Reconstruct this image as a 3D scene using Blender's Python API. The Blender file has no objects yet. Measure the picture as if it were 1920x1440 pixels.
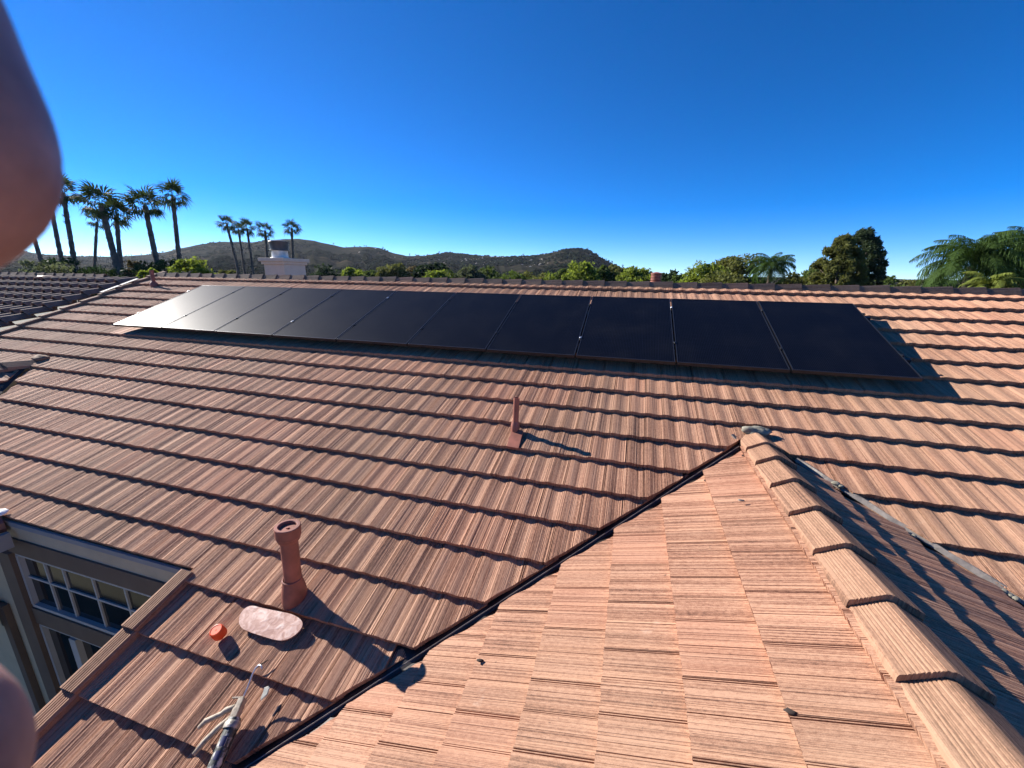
import bpy, bmesh, math, random
import numpy as np
from mathutils import Vector, Matrix, noise, Euler
R = math.radians
random.seed(7); rng = np.random.default_rng(7)
scene = bpy.context.scene
COL = scene.collection

# ------------------------------------------------------------------ camera
F = 762.03                                   # focal length in pixels of the 1920-wide frame
CR = ((0.95981241, 0.28018782, 0.01596659),  # camera right / down / forward in the world
      (0.08650518, -0.24125046, -0.96659975),
      (-0.26697753, 0.92913562, -0.25579288))
cam_d = bpy.data.cameras.new('camera'); cam = bpy.data.objects.new('camera', cam_d); COL.objects.link(cam)
cam_d.sensor_width = 36.0; cam_d.lens = F/1920*36.0
cam_d.clip_start = 0.004; cam_d.clip_end = 20000
cam.matrix_world = Matrix(((CR[0][0], -CR[1][0], -CR[2][0], 0), (CR[0][1], -CR[1][1], -CR[2][1], 0),
                           (CR[0][2], -CR[1][2], -CR[2][2], 0), (0, 0, 0, 1)))
cam_d.dof.use_dof = True; cam_d.dof.focus_distance = 5.0; cam_d.dof.aperture_fstop = 26
scene.camera = cam

# ------------------------------------------------------------------ sky, sun, exposure
SUN_EL, SUN_AZ = R(28.0), R(76.0)            # azimuth measured from +Y towards -X
sund = Vector((-math.sin(SUN_AZ)*math.cos(SUN_EL), math.cos(SUN_AZ)*math.cos(SUN_EL), math.sin(SUN_EL)))
world = bpy.data.worlds.new('World'); scene.world = world; world.use_nodes = True
wn = world.node_tree; wn.nodes.clear()
sky = wn.nodes.new('ShaderNodeTexSky'); sky.sky_type = 'NISHITA'; sky.sun_disc = False
sky.sun_elevation = SUN_EL; sky.sun_rotation = -SUN_AZ
sky.air_density = 0.75; sky.dust_density = 0.12; sky.ozone_density = 3.5; sky.altitude = 3500
hsv = wn.nodes.new('ShaderNodeHueSaturation'); hsv.inputs['Saturation'].default_value = 1.38; hsv.inputs['Hue'].default_value = 0.508
bg = wn.nodes.new('ShaderNodeBackground'); bg.inputs['Strength'].default_value = 0.092
wo = wn.nodes.new('ShaderNodeOutputWorld')
wn.links.new(sky.outputs[0], hsv.inputs['Color']); wn.links.new(hsv.outputs[0], bg.inputs['Color']); wn.links.new(bg.outputs[0], wo.inputs['Surface'])
sl = bpy.data.lights.new('sun', 'SUN'); sl.energy = 5.0; sl.angle = R(0.53); sl.color = (1.0, 0.94, 0.86)
so = bpy.data.objects.new('sun', sl); COL.objects.link(so); so.rotation_euler = sund.to_track_quat('Z', 'Y').to_euler()
so.location = (-30, 10, 30)
scene.view_settings.view_transform = 'Standard'; scene.view_settings.look = 'None'
scene.view_settings.exposure = 1.22; scene.view_settings.gamma = 1.0; scene.view_settings.use_curve_mapping = False

# ------------------------------------------------------------------ geometry helpers
def ray(px, py):
    a, b = (px-960)/F, (py-720)/F
    return Vector([a*CR[0][i]+b*CR[1][i]+CR[2][i] for i in range(3)])
def at(px, py, depth): return ray(px, py)*depth
def project(p):
    q = [sum(CR[i][k]*p[k] for k in range(3)) for i in range(3)]
    return (960+F*q[0]/q[2], 720+F*q[1]/q[2], q[2]) if q[2] > 0.02 else (0, 0, -1)
SL = R(20.61); CS, SN = math.cos(SL), math.sin(SL)
T0 = Vector((0, 6.1213, -0.2585)); D1 = Vector((0, -CS, -SN)); N1 = Vector((0, -SN, CS))
NOSE = 0.12                                   # roof tile noses lie this far under the panel glass
def p1(x, u, n=0.0): return Vector((x, T0.y, T0.z)) + D1*u + N1*(n-NOSE)
def on1(px, py, n=0.0):
    r = ray(px, py); k = N1.dot(T0+N1*(n-NOSE))/N1.dot(r); return r*k
XR, ZR = 1.12, -1.288                         # ridge of the wing the camera stands on
def on2(px, py, n=0.0):
    N2 = Vector((-SN, 0, CS)); r = ray(px, py); return r*(N2.dot(Vector((XR, 0, ZR))+N2*n)/N2.dot(r))
def onY(px, py, Y): r = ray(px, py); return r*(Y/r.y)
GROUND = -5.6

WM = {}
def wmat(o): return WM.get(o.name, Matrix.Identity(4))
def link(o, parent=None, mat=None):
    COL.objects.link(o)
    m = mat if mat is not None else Matrix.Identity(4)
    if parent is not None:
        o.parent = parent
        o.matrix_basis = wmat(parent).inverted() @ m
    else:
        o.matrix_basis = m
    WM[o.name] = m
    return o
def tag(o, label=None, cat=None, group=None, kind=None):
    if label: o['label'] = label
    if cat: o['category'] = cat
    if group: o['group'] = group
    if kind: o['kind'] = kind
    return o
def empty(name, loc, label, cat, group=None, rz=0.0):
    o = bpy.data.objects.new(name, None); o.empty_display_size = 0.2
    link(o, None, Matrix.Translation(Vector(loc)) @ Matrix.Rotation(rz, 4, 'Z'))
    return tag(o, label, cat, group)
def mesh(name, vs, fs, mat=None, smooth=False, uvs=None):
    me = bpy.data.meshes.new(name); me.from_pydata([tuple(v) for v in vs], [], [tuple(f) for f in fs])
    if uvs is not None:
        ul = me.uv_layers.new(name='UVMap'); li = np.empty(len(me.loops), dtype=np.int32); me.loops.foreach_get('vertex_index', li)
        ul.data.foreach_set('uv', np.asarray(uvs, dtype=np.float32)[li].ravel())
    if mat: me.materials.append(mat)
    if smooth: me.polygons.foreach_set('use_smooth', [True]*len(me.polygons))
    me.update(); return me
def ob(name, me, parent=None, mat=None): return link(bpy.data.objects.new(name, me), parent, mat)

class MB:
    """collects boxes, tubes and lathes into one mesh"""
    def __init__(s): s.v = []; s.f = []
    def add(s, vs, fs):
        b = len(s.v); s.v += [Vector(v) for v in vs]; s.f += [tuple(i+b for i in f) for f in fs]; return s
    def box(s, c, size, m=None, bev=0.0):
        bm = bmesh.new(); bmesh.ops.create_cube(bm, size=1.0, matrix=Matrix.Diagonal((size[0], size[1], size[2], 1)))
        if bev: bmesh.ops.bevel(bm, geom=bm.edges[:], offset=bev, segments=2, affect='EDGES', profile=0.6)
        M = Matrix.Translation(Vector(c)) @ (m if m is not None else Matrix.Identity(4))
        bm.verts.index_update(); s.add([M @ v.co for v in bm.verts], [[v.index for v in f.verts] for f in bm.faces]); bm.free(); return s
    def tube(s, pts, rad, seg=10, cap=True):
        pts = [Vector(p) for p in pts]; n = len(pts)
        rad = rad if isinstance(rad, (list, tuple)) else [rad]*n
        vs = []; fs = []; prev = None
        for i, p in enumerate(pts):
            t = (pts[min(i+1, n-1)]-pts[max(i-1, 0)]).normalized()
            a = prev if prev is not None else (Vector((0, 0, 1)) if abs(t.z) < .9 else Vector((1, 0, 0)))
            a = (a-t*a.dot(t)).normalized(); prev = a; b = t.cross(a)
            for k in range(seg):
                w = 2*math.pi*k/seg; vs.append(p+(a*math.cos(w)+b*math.sin(w))*rad[i])
        for i in range(n-1):
            for k in range(seg):
                k2 = (k+1) % seg; fs.append((i*seg+k, i*seg+k2, (i+1)*seg+k2, (i+1)*seg+k))
        if cap: fs.append(tuple(range(seg-1, -1, -1))); fs.append(tuple((n-1)*seg+k for k in range(seg)))
        return s.add(vs, fs)
    def lathe(s, prof, seg=28, m=None):
        M = m if m is not None else Matrix.Identity(4); vs = []; fs = []
        for r, z in prof:
            for k in range(seg):
                w = 2*math.pi*k/seg; vs.append(M @ Vector((r*math.cos(w), r*math.sin(w), z)))
        for i in range(len(prof)-1):
            for k in range(seg):
                k2 = (k+1) % seg; fs.append((i*seg+k, i*seg+k2, (i+1)*seg+k2, (i+1)*seg+k))
        return s.add(vs, fs)
    def prism(s, poly, a, b, m=None):
        """polygon of 2-D points (local X,Y) extruded from z=a to z=b"""
        M = m if m is not None else Matrix.Identity(4); n = len(poly)
        vs = [M @ Vector((x, y, a)) for x, y in poly]+[M @ Vector((x, y, b)) for x, y in poly]
        fs = [tuple(range(n-1, -1, -1)), tuple(range(n, 2*n))]+[(i, (i+1) % n, n+(i+1) % n, n+i) for i in range(n)]
        return s.add(vs, fs)
    def mesh(s, name, mat, smooth=False, auto=None):
        me = mesh(name, s.v, s.f, mat, smooth)
        if auto: 
            me.polygons.foreach_set('use_smooth', [True]*len(me.polygons)); me.set_sharp_from_angle(angle=R(auto))
        return me
    def obj(s, name, mat, parent=None, M=None, smooth=False, auto=None):
        me = s.mesh(name, mat, smooth, auto)
        if M is not None: me.transform(M.inverted())
        return ob(name, me, parent, M)

# ------------------------------------------------------------------ materials
def newmat(name):
    m = bpy.data.materials.new(name); m.use_nodes = True; nt = m.node_tree
    return m, nt, nt.nodes['Principled BSDF']
class NT:
    def __init__(s, nt): s.nt = nt
    def n(s, typ, **kw):
        nd = s.nt.nodes.new(typ)
        for k, v in kw.items(): setattr(nd, k, v)
        return nd
    def l(s, a, b): s.nt.links.new(a, b)
    def math(s, op, a, b=None, c=None, clamp=False):
        nd = s.n('ShaderNodeMath', operation=op, use_clamp=clamp)
        for i, q in enumerate((a, b, c)):
            if q is None: continue
            if isinstance(q, (int, float)): nd.inputs[i].default_value = q
            else: s.l(q, nd.inputs[i])
        return nd.outputs[0]
    def noise(s, vec, scale, detail=3, rough=.55, dist=0.0):
        nd = s.n('ShaderNodeTexNoise'); nd.inputs['Scale'].default_value = scale; nd.inputs['Detail'].default_value = detail
        nd.inputs['Roughness'].default_value = rough; nd.inputs['Distortion'].default_value = dist
        if vec is not None: s.l(vec, nd.inputs['Vector'])
        return nd.outputs['Fac']
    def ramp(s, fac, stops, interp='LINEAR'):
        nd = s.n('ShaderNodeValToRGB'); cr = nd.color_ramp; cr.interpolation = interp
        while len(cr.elements) < len(stops): cr.elements.new(0.5)
        for e, (p, c) in zip(cr.elements, stops):
            e.position = p; e.color = (c, c, c, 1) if isinstance(c, (int, float)) else (*c, 1)
        s.l(fac, nd.inputs['Fac']); return nd.outputs['Color']
    def mix(s, fac, a, b, blend='MIX'):
        nd = s.n('ShaderNodeMix', data_type='RGBA', blend_type=blend)
        for sock, q in ((nd.inputs['Factor'], fac), (nd.inputs[6], a), (nd.inputs[7], b)):
            if isinstance(q, (int, float)): sock.default_value = q
            elif isinstance(q, tuple): sock.default_value = (*q, 1)
            else: s.l(q, sock)
        return nd.outputs[2]
    def bump(s, h, strength, dist, normal=None):
        nd = s.n('ShaderNodeBump'); nd.inputs['Strength'].default_value = strength; nd.inputs['Distance'].default_value = dist
        s.l(h, nd.inputs['Height'])
        if normal is not None: s.l(normal, nd.inputs['Normal'])
        return nd.outputs[0]
    def comb(s, x, y, z):
        nd = s.n('ShaderNodeCombineXYZ')
        for i, q in enumerate((x, y, z)):
            if isinstance(q, (int, float)): nd.inputs[i].default_value = q
            else: s.l(q, nd.inputs[i])
        return nd.outputs[0]
def simple(name, col, rough=.6, metal=0.0, var=.25, scale=8.0, bump=0.0, bscale=60.0, spec=.5):
    m, nt, b = newmat(name); N = NT(nt)
    tc = N.n('ShaderNodeTexCoord'); 
    f = N.noise(tc.outputs['Object'], scale, 4)
    c = N.ramp(f, [(.3, tuple(x*(1-var) for x in col)), (.7, tuple(min(1, x*(1+var)) for x in col))])
    N.l(c, b.inputs['Base Color']); b.inputs['Roughness'].default_value = rough; b.inputs['Metallic'].default_value = metal
    b.inputs['Specular IOR Level'].default_value = spec
    if bump: N.l(N.bump(N.noise(tc.outputs['Object'], bscale, 3), bump, .004), b.inputs['Normal'])
    return m

def tile_material(name, dark, mid, light, streak=1.0, bumpd=.0030):
    """weathered combed concrete tile; UV = metres across and along the tile"""
    m, nt, b = newmat(name); N = NT(nt)
    uv = N.n('ShaderNodeUVMap').outputs[0]
    sep = N.n('ShaderNodeSeparateXYZ'); N.l(uv, sep.inputs[0]); U, V = sep.outputs[0], sep.outputs[1]
    oi = N.n('ShaderNodeObjectInfo').outputs['Random']
    at_ = N.n('ShaderNodeAttribute', attribute_name='tile_random').outputs['Fac']
    rnd = N.math('FRACT', N.math('ADD', N.math('MULTIPLY', oi, 7.13), at_))
    pos = N.n('ShaderNodeNewGeometry').outputs['Position']
    seed = N.math('MULTIPLY', rnd, 53.0)
    fine = N.noise(N.comb(N.math('MULTIPLY', U, 330.0), N.math('MULTIPLY', V, .5), seed), 1.0, 2, .6)
    med = N.noise(N.comb(N.math('MULTIPLY', U, 105.0), N.math('MULTIPLY', V, .25), N.math('ADD', seed, 9.0)), 1.0, 3, .6)
    wide = N.noise(N.comb(N.math('MULTIPLY', U, 26.0), N.math('MULTIPLY', V, .6), N.math('ADD', seed, 21.0)), 1.0, 2, .5)
    grain = N.noise(N.comb(N.math('MULTIPLY', U, 420.0), N.math('MULTIPLY', V, 230.0), seed), 1.0, 2, .6)
    rasp = N.noise(N.comb(N.math('MULTIPLY', U, 120.0), N.math('MULTIPLY', V, 42.0), seed), 1.0, 3, .65)
    blot = N.noise(pos, 1.3, 4, .6)
    s = N.math('ADD', N.math('ADD', N.math('MULTIPLY', med, .50), N.math('MULTIPLY', fine, .30)), N.math('ADD', N.math('MULTIPLY', wide, .35), N.math('MULTIPLY', N.math('SUBTRACT', grain, .5), .30)))
    s = N.math('ADD', s, N.math('MULTIPLY', N.math('SUBTRACT', rasp, .5), .38))
    s = N.math('ADD', s, N.math('MULTIPLY', N.math('SUBTRACT', blot, .5), .25))
    s = N.math('ADD', s, N.math('MULTIPLY', N.math('SUBTRACT', rnd, .5), .06))
    c = N.ramp(s, [(.38, dark), (.50, mid), (.66, light)])
    # a little hue drift between tiles and over the roof
    c = N.mix(N.ramp(N.noise(pos, .55, 2), [(.4, 0.0), (.65, .35)]), c, (0.30, 0.205, 0.13), 'MIX')
    c = N.mix(N.ramp(rnd, [(.0, 0.0), (.75, 0.0), (1.0, .30)]), c, (0.40, 0.17, 0.105), 'MIX')
    # pale lime bloom in small scattered patches
    bl = N.noise(pos, 3.1, 5, .62)
    c = N.mix(N.ramp(bl, [(.70, 0.0), (.80, .55)]), c, (.62, .52, .42), 'MIX')
    dirt = N.ramp(N.noise(pos, 42.0, 2), [(.72, 0.0), (.78, .7)])
    c = N.mix(dirt, c, (.07, .05, .04), 'MIX')
    N.l(c, b.inputs['Base Color']); b.inputs['Roughness'].default_value = .82; b.inputs['Specular IOR Level'].default_value = .3
    comb = N.ramp(med, [(.34, 0.0), (.47, .85), (.70, 1.0)])
    h = N.math('ADD', N.math('MULTIPLY', comb, .75*streak), N.math('MULTIPLY', fine, .55*streak))
    h = N.math('ADD', h, N.math('MULTIPLY', rasp, .40)); h = N.math('ADD', h, N.math('MULTIPLY', grain, .25))
    N.l(N.bump(h, 1.0, bumpd), b.inputs['Normal'])
    return m
M_TILE = tile_material('terracotta_concrete_tile', (.100, .046, .031), (.290, .140, .086), (.48, .272, .174), .9, .0030)
M_CAP = tile_material('ridge_cap_concrete', (.080, .042, .028), (.215, .116, .072), (.33, .192, .122), .6, .0022)
M_RCAP = tile_material('weathered_ridge_cap', (.05, .030, .022), (.125, .075, .052), (.21, .14, .10), .9)
M_STILE = simple('neighbour_clay_tile', (.21, .130, .090), .85, var=.35, scale=5)
M_DECK = simple('roof_underlay', (.035, .028, .026), .9)
M_GAP = simple('dark_valley_metal', (.055, .05, .05), .38, metal=.75, var=.2, scale=20)
M_FLASH = simple('pale_valley_metal', (.21, .185, .165), .5, metal=.4, var=.3, scale=25, bump=.5, bscale=70)
M_MORTAR = simple('mortar', (.20, .19, .15), .95, var=.3, scale=18, bump=.8, bscale=40)
M_FRAME = simple('black_panel_frame', (.014, .014, .016), .30, metal=0.0, var=.1)
M_ALU = simple('aluminium', (.55, .55, .56), .35, metal=.9, var=.1)
M_PIPE = simple('terracotta_painted_pipe', (.245, .085, .055), .55, var=.32, scale=9, bump=.25, bscale=45)
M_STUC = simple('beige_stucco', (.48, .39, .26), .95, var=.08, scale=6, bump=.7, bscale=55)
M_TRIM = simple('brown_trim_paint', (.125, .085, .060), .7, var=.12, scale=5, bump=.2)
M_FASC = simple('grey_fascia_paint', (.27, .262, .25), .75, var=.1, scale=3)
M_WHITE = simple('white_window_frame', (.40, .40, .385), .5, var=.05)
M_TRUNK = simple('palm_trunk_bark', (.115, .082, .060), .95, var=.5, scale=2.2, bump=1.0, bscale=9)
M_BARK = simple('tree_bark', (.10, .075, .055), .95, var=.4, scale=4, bump=.8, bscale=12)
M_GROUND = simple('dry_yard_ground', (.075, .072, .045), .95, var=.35, scale=.05)
M_ORANGE = simple('orange_plastic', (.80, .095, .02), .42, var=.04)
M_STEELDIRTY = simple('caulk_smeared_steel', (.42, .38, .32), .55, metal=.5, var=.45, scale=45, bump=.4, bscale=120)
M_CREAMPAINT = simple('caulk_crusted_handle', (.33, .27, .20), .7, var=.4, scale=60, bump=.5, bscale=90)
M_BLACK = simple('black_iron', (.012, .012, .012), .5)
M_PUTTY = simple('grey_putty', (.36, .36, .32), .9, var=.15, scale=40, bump=.5)
M_TWIG = simple('dead_twig', (.045, .03, .022), .9)
M_ROCK = simple('pale_boulder', (.40, .35, .30), .95, var=.3, scale=.3)

def leaf_material(name, col, trans=.4, var=.45):
    m, nt, b = newmat(name); N = NT(nt)
    a = N.n('ShaderNodeAttribute', attribute_name='leaf_random').outputs['Fac']
    pos = N.n('ShaderNodeNewGeometry').outputs['Position']
    f = N.math('ADD', N.math('MULTIPLY', a, .6), N.math('MULTIPLY', N.noise(pos, .6, 2), .4))
    c = N.ramp(f, [(.15, tuple(x*(1-var) for x in col)), (.85, tuple(x*(1+var) for x in col))])
    b.inputs['Roughness'].default_value = .75; b.inputs['Specular IOR Level'].default_value = .12
    N.l(c, b.inputs['Base Color'])
    tr = N.n('ShaderNodeBsdfTranslucent'); N.l(N.mix(.5, c, (col[0]*1.5, col[1]*1.5, col[2]*.6)), tr.inputs['Color'])
    mx = N.n('ShaderNodeMixShader'); mx.inputs[0].default_value = trans
    N.l(b.outputs[0], mx.inputs[1]); N.l(tr.outputs[0], mx.inputs[2]); N.l(mx.outputs[0], nt.nodes['Material Output'].inputs['Surface'])
    return m
LEAF = dict(dark=leaf_material('dark_green_leaf', (.026, .046, .018), .25), mid=leaf_material('mid_green_leaf', (.070, .100, .024)),
            bright=leaf_material('bright_green_leaf', (.150, .190, .032), .5), olive=leaf_material('olive_leaf', (.105, .112, .034)),
            brown=leaf_material('dry_brown_leaf', (.085, .066, .034)), grey=leaf_material('grey_green_leaf', (.085, .10, .062)),
            palm=leaf_material('fan_palm_leaf', (.044, .064, .024), .3), queen=leaf_material('queen_palm_leaf', (.050, .090, .022), .35),
            yellow=leaf_material('yellow_green_palm_leaf', (.145, .175, .035), .4), pine=leaf_material('pine_needle', (.040, .058, .026), .2))

m, nt, b = newmat('solar_glass'); N = NT(nt)
uv = N.n('ShaderNodeUVMap').outputs[0]; sep = N.n('ShaderNodeSeparateXYZ'); N.l(uv, sep.inputs[0])
def gridline(sock, pitch, w):
    fr = N.math('FRACT', N.math('DIVIDE', sock, pitch)); d = N.math('ABSOLUTE', N.math('SUBTRACT', fr, .5))
    return N.math('GREATER_THAN', d, .5-w/pitch/2)
cells = N.math('MAXIMUM', gridline(sep.outputs[0], .1745, .004), gridline(sep.outputs[1], .0925, .004))
bus = N.math('MULTIPLY', gridline(sep.outputs[0], .0175, .0012), .6)
dots = N.math('MULTIPLY', N.math('MULTIPLY', gridline(sep.outputs[0], .0175, .004), gridline(sep.outputs[1], .0185, .005)), 1.0)
g = N.math('MAXIMUM', N.math('MAXIMUM', N.math('MULTIPLY', cells, .18), bus), dots)
pos = N.n('ShaderNodeNewGeometry').outputs['Position']
c = N.mix(g, (.0010, .0016, .0045), (.024, .030, .050))
dust = N.noise(pos, 2.6, 5, .65)
c = N.mix(N.ramp(dust, [(.45, 0.0), (.8, .012)]), c, (.35, .33, .30))
N.l(c, b.inputs['Base Color']); b.inputs['IOR'].default_value = 1.26
N.l(N.math('ADD', N.math('MULTIPLY', dust, .025), .40), b.inputs['Roughness']); b.inputs['Specular IOR Level'].default_value = .15
M_GLASSPV = m
m, nt, b = newmat('window_glass'); b.inputs['Base Color'].default_value = (.010, .013, .016, 1); b.inputs['Roughness'].default_value = .04; b.inputs['IOR'].default_value = 1.5; M_PANE = m
m, nt, b = newmat('painted_lead_apron'); N = NT(nt); tc = N.n('ShaderNodeTexCoord')
f = N.noise(tc.outputs['Object'], 19, 4, .6, .8)
N.l(N.ramp(f, [(.42, (.33, .160, .120)), (.54, (.46, .27, .22)), (.66, (.58, .43, .365)), (.76, (.66, .55, .48))]), b.inputs['Base Color']); b.inputs['Roughness'].default_value = .6
N.l(N.bump(f, .5, .006), b.inputs['Normal']); M_APRON = m
m, nt, b = newmat('cartridge_label'); N = NT(nt); tc = N.n('ShaderNodeTexCoord'); sp = N.n('ShaderNodeSeparateXYZ'); N.l(tc.outputs['Object'], sp.inputs[0])
f = N.noise(tc.outputs['Object'], 34, 3, .6)
c = N.ramp(f, [(.42, (.055, .06, .05)), (.52, (.22, .22, .20)), (.60, (.55, .53, .48))], 'CONSTANT')
N.l(c, b.inputs['Base Color']); b.inputs['Roughness'].default_value = .5; M_CART = m
M_BLUEMARK = simple('blue_print', (.02, .025, .09), .5, var=.05)
m, nt, b = newmat('skin'); N = NT(nt); tc = N.n('ShaderNodeTexCoord')
f = N.noise(tc.outputs['Object'], 110, 5, .65)
N.l(N.ramp(f, [(.33, (.17, .085, .075)), (.5, (.25, .14, .12)), (.68, (.36, .20, .165))]), b.inputs['Base Color']); b.inputs['Roughness'].default_value = .55
b.inputs['Subsurface Weight'].default_value = .5; b.inputs['Subsurface Radius'].default_value = (1.0, .35, .2); b.inputs['Subsurface Scale'].default_value = .004
M_SKIN = m
m, nt, b = newmat('chaparral_hillside'); N = NT(nt); pos = N.n('ShaderNodeNewGeometry').outputs['Position']
f1 = N.noise(pos, .012, 5, .6); f2 = N.noise(pos, .07, 4, .65)
f = N.math('ADD', N.math('MULTIPLY', f1, .6), N.math('MULTIPLY', f2, .4))
c = N.ramp(f, [(.40, (.007, .011, .008)), (.50, (.020, .020, .014)), (.64, (.058, .046, .032))])
N.l(c, b.inputs['Base Color']); b.inputs['Roughness'].default_value = 1.0; b.inputs['Specular IOR Level'].default_value = 0.0
N.l(N.bump(f2, .6, 6.0), b.inputs['Normal']); M_HILL = m
M_SCRUB = simple('hill_scrub_leaf', (.012, .018, .010), 1.0, var=.4, scale=.05, spec=0.0)

# ------------------------------------------------------------------ the setting: ground, hills
vs = [(0, 0, GROUND)]; fs = []
for k in range(96):
    a = 2*math.pi*k/96; vs.append((3300*math.cos(a), 3300*math.sin(a), GROUND))
fs = [(0, k+1, (k+1) % 96+1) for k in range(96)]
tag(ob('ground', mesh('ground', vs, fs, M_GROUND)), kind='structure')

SKY_L = [(-260, 497), (-120, 488), (-40, 476), (40, 470), (80, 477), (140, 480), (200, 480.5), (260, 478), (300, 474), (335, 465), (380, 456), (420, 452), (470, 453), (520, 447.5), (560, 446.5), (590, 450), (620, 458),
         (645, 463), (690, 460.5), (712, 464), (740, 474), (762, 479), (800, 478), (835, 473), (870, 475.5), (910, 479), (960, 480.5), (1000, 478.5), (1040, 471), (1060, 466), (1085, 465), (1105, 468.5), (1130, 483), (1150, 495), (1170, 502), (1200, 509),
         (1250, 514), (1300, 518), (1360, 519), (1500, 519), (1700, 523), (2200, 532)]
azs, els = [], []
for x, y in SKY_L:
    r = ray(x, y); azs.append(math.atan2(r.x, r.y)); els.append(r.z/math.hypot(r.x, r.y))
def crest(az): return float(np.interp(az, azs, els))
def crest_r(az):
    x = np.interp(az, [azs[0], azs[9], azs[14], azs[20], azs[24], azs[30], azs[36], azs[-1]], [1900, 1500, 1150, 1000, 1050, 820, 1100, 1500]); return float(x)
NA, NRr = 620, 70
hv = []; hz = {}
A0, A1 = azs[0], azs[-1]
def hill_point(az, t):
    """t = 0 foot, 1 crest, up to 1.6 behind it"""
    rc = crest_r(az); r0 = 260.0; r = r0+(rc-r0)*t
    zc = max(crest(az)*rc, GROUND+1)
    p = Vector((math.sin(az)*r, math.cos(az)*r, 0))
    if t <= 1: s = t**1.35*(1-.12*math.sin(math.pi*t))
    else: s = max(0, 1-(t-1)*1.7)
    n = noise.fractal(Vector((p.x*.006, p.y*.006, 3.1)), 1.0, 2.0, 5)
    g = abs(noise.noise(Vector((az*34, t*1.6, 7.7))))
    w = math.sin(math.pi*min(1, t))*.9 if t < 1 else 0
    z = GROUND-.5+(zc-GROUND)*s+w*(n*.22-g*.25)*(zc-GROUND)*.75
    z += noise.noise(Vector((p.x*.03, p.y*.03, 1.0)))*1.2*min(1, s*2)
    return Vector((p.x, p.y, min(z, r*crest(az)+2) if t < .98 else z))
for i in range(NA):
    az = A0+(A1-A0)*i/(NA-1)
    for j in range(NRr): hv.append(hill_point(az, 1.55*j/(NRr-1)))
hf = [(i*NRr+j, (i+1)*NRr+j, (i+1)*NRr+j+1, i*NRr+j+1) for i in range(NA-1) for j in range(NRr-1)]
tag(ob('hills', mesh('hills', hv, hf, M_HILL, smooth=True)), kind='structure')

def lumps(name, pts, sizes, mat, flat=.7, rough=.35, attr=True):
    ico = bmesh.new(); bmesh.ops.create_icosphere(ico, subdivisions=1, radius=1.0)
    bv = np.array([v.co[:] for v in ico.verts]); bf = np.array([[v.index for v in f.verts] for f in ico.faces]); ico.free()
    V = []; FF = []; A = []
    for k, (p, s) in enumerate(zip(pts, sizes)):
        j = bv*(1+rng.uniform(-rough, rough, (len(bv), 1)))*np.array([s*rng.uniform(.8, 1.4), s*rng.uniform(.8, 1.4), s*flat*rng.uniform(.7, 1.3)])
        V.append(j+np.array(p)); FF.append(bf+k*len(bv)); A.append(np.full(len(bv), rng.random()))
    V = np.concatenate(V); FF = np.concatenate(FF)
    me = bpy.data.meshes.new(name); me.from_pydata(V.tolist(), [], FF.tolist()); me.materials.append(mat)
    if attr:
        at_ = me.attributes.new('leaf_random', 'FLOAT', 'POINT'); at_.data.foreach_set('value', np.concatenate(A).astype(np.float32))
    return me
pts, sz = [], []
while len(pts) < 22000:
    az = random.uniform(R(-75), R(14)); t = random.uniform(.12, 1.02)
    p = hill_point(az, t)
    d = noise.fractal(Vector((p.x*.009, p.y*.009, 9.0)), 1.0, 2.0, 4)
    if d*2.2+random.random()*.6 < .30: continue
    s = random.choice((.6, .8, .9, 1.2, 1.6, 2.2, 3.2))*(1.1 if t < .97 else .8)
    pts.append(p+Vector((0, 0, s*.25))); sz.append(s)
tag(ob('hill_scrub', lumps('hill_scrub', pts, sz, M_SCRUB)), 'dark chaparral scrub covering the hillsides', 'scrub', kind='stuff')
pts, sz = [], []
while len(pts) < 260:
    x = random.gauss(930, 55) if random.random() < .8 else random.uniform(640, 1120)
    r = ray(x, 490); az = math.atan2(r.x, r.y); t = random.uniform(.62, .99)
    pts.append(hill_point(az, t)); sz.append(random.choice((.7, .9, 1.3, 2.0)))
tag(ob('hill_boulders', lumps('hill_boulders', pts, sz, M_ROCK, .8, .25, False)), 'pale granite boulders scattered on the middle hill', 'boulders', kind='stuff')

# ------------------------------------------------------------------ foliage builders
def leaf_cards(centres, normals, size, aspect=1.8, jitter=.9):
    n = len(centres)
    a = normals+rng.normal(0, jitter, (n, 3)); a /= np.linalg.norm(a, axis=1)[:, None]
    b = rng.normal(0, 1, (n, 3)); b -= a*np.sum(a*b, axis=1)[:, None]; b /= np.linalg.norm(b, axis=1)[:, None]
    c = np.cross(a, b); s = size*rng.uniform(.6, 1.3, (n, 1))
    V = np.stack([centres-b*s, centres+c*s/aspect, centres+b*s, centres-c*s/aspect], axis=1).reshape(-1, 3)
    return V
def leaf_mesh(name, V, mat, rnd):
    n = len(V)//4; me = bpy.data.meshes.new(name)
    me.from_pydata(V.tolist(), [], np.arange(4*n).reshape(-1, 4).tolist()); me.materials.append(mat)
    at_ = me.attributes.new('leaf_random', 'FLOAT', 'POINT'); at_.data.foreach_set('value', np.repeat(rnd, 4).astype(np.float32)); return me
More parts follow.
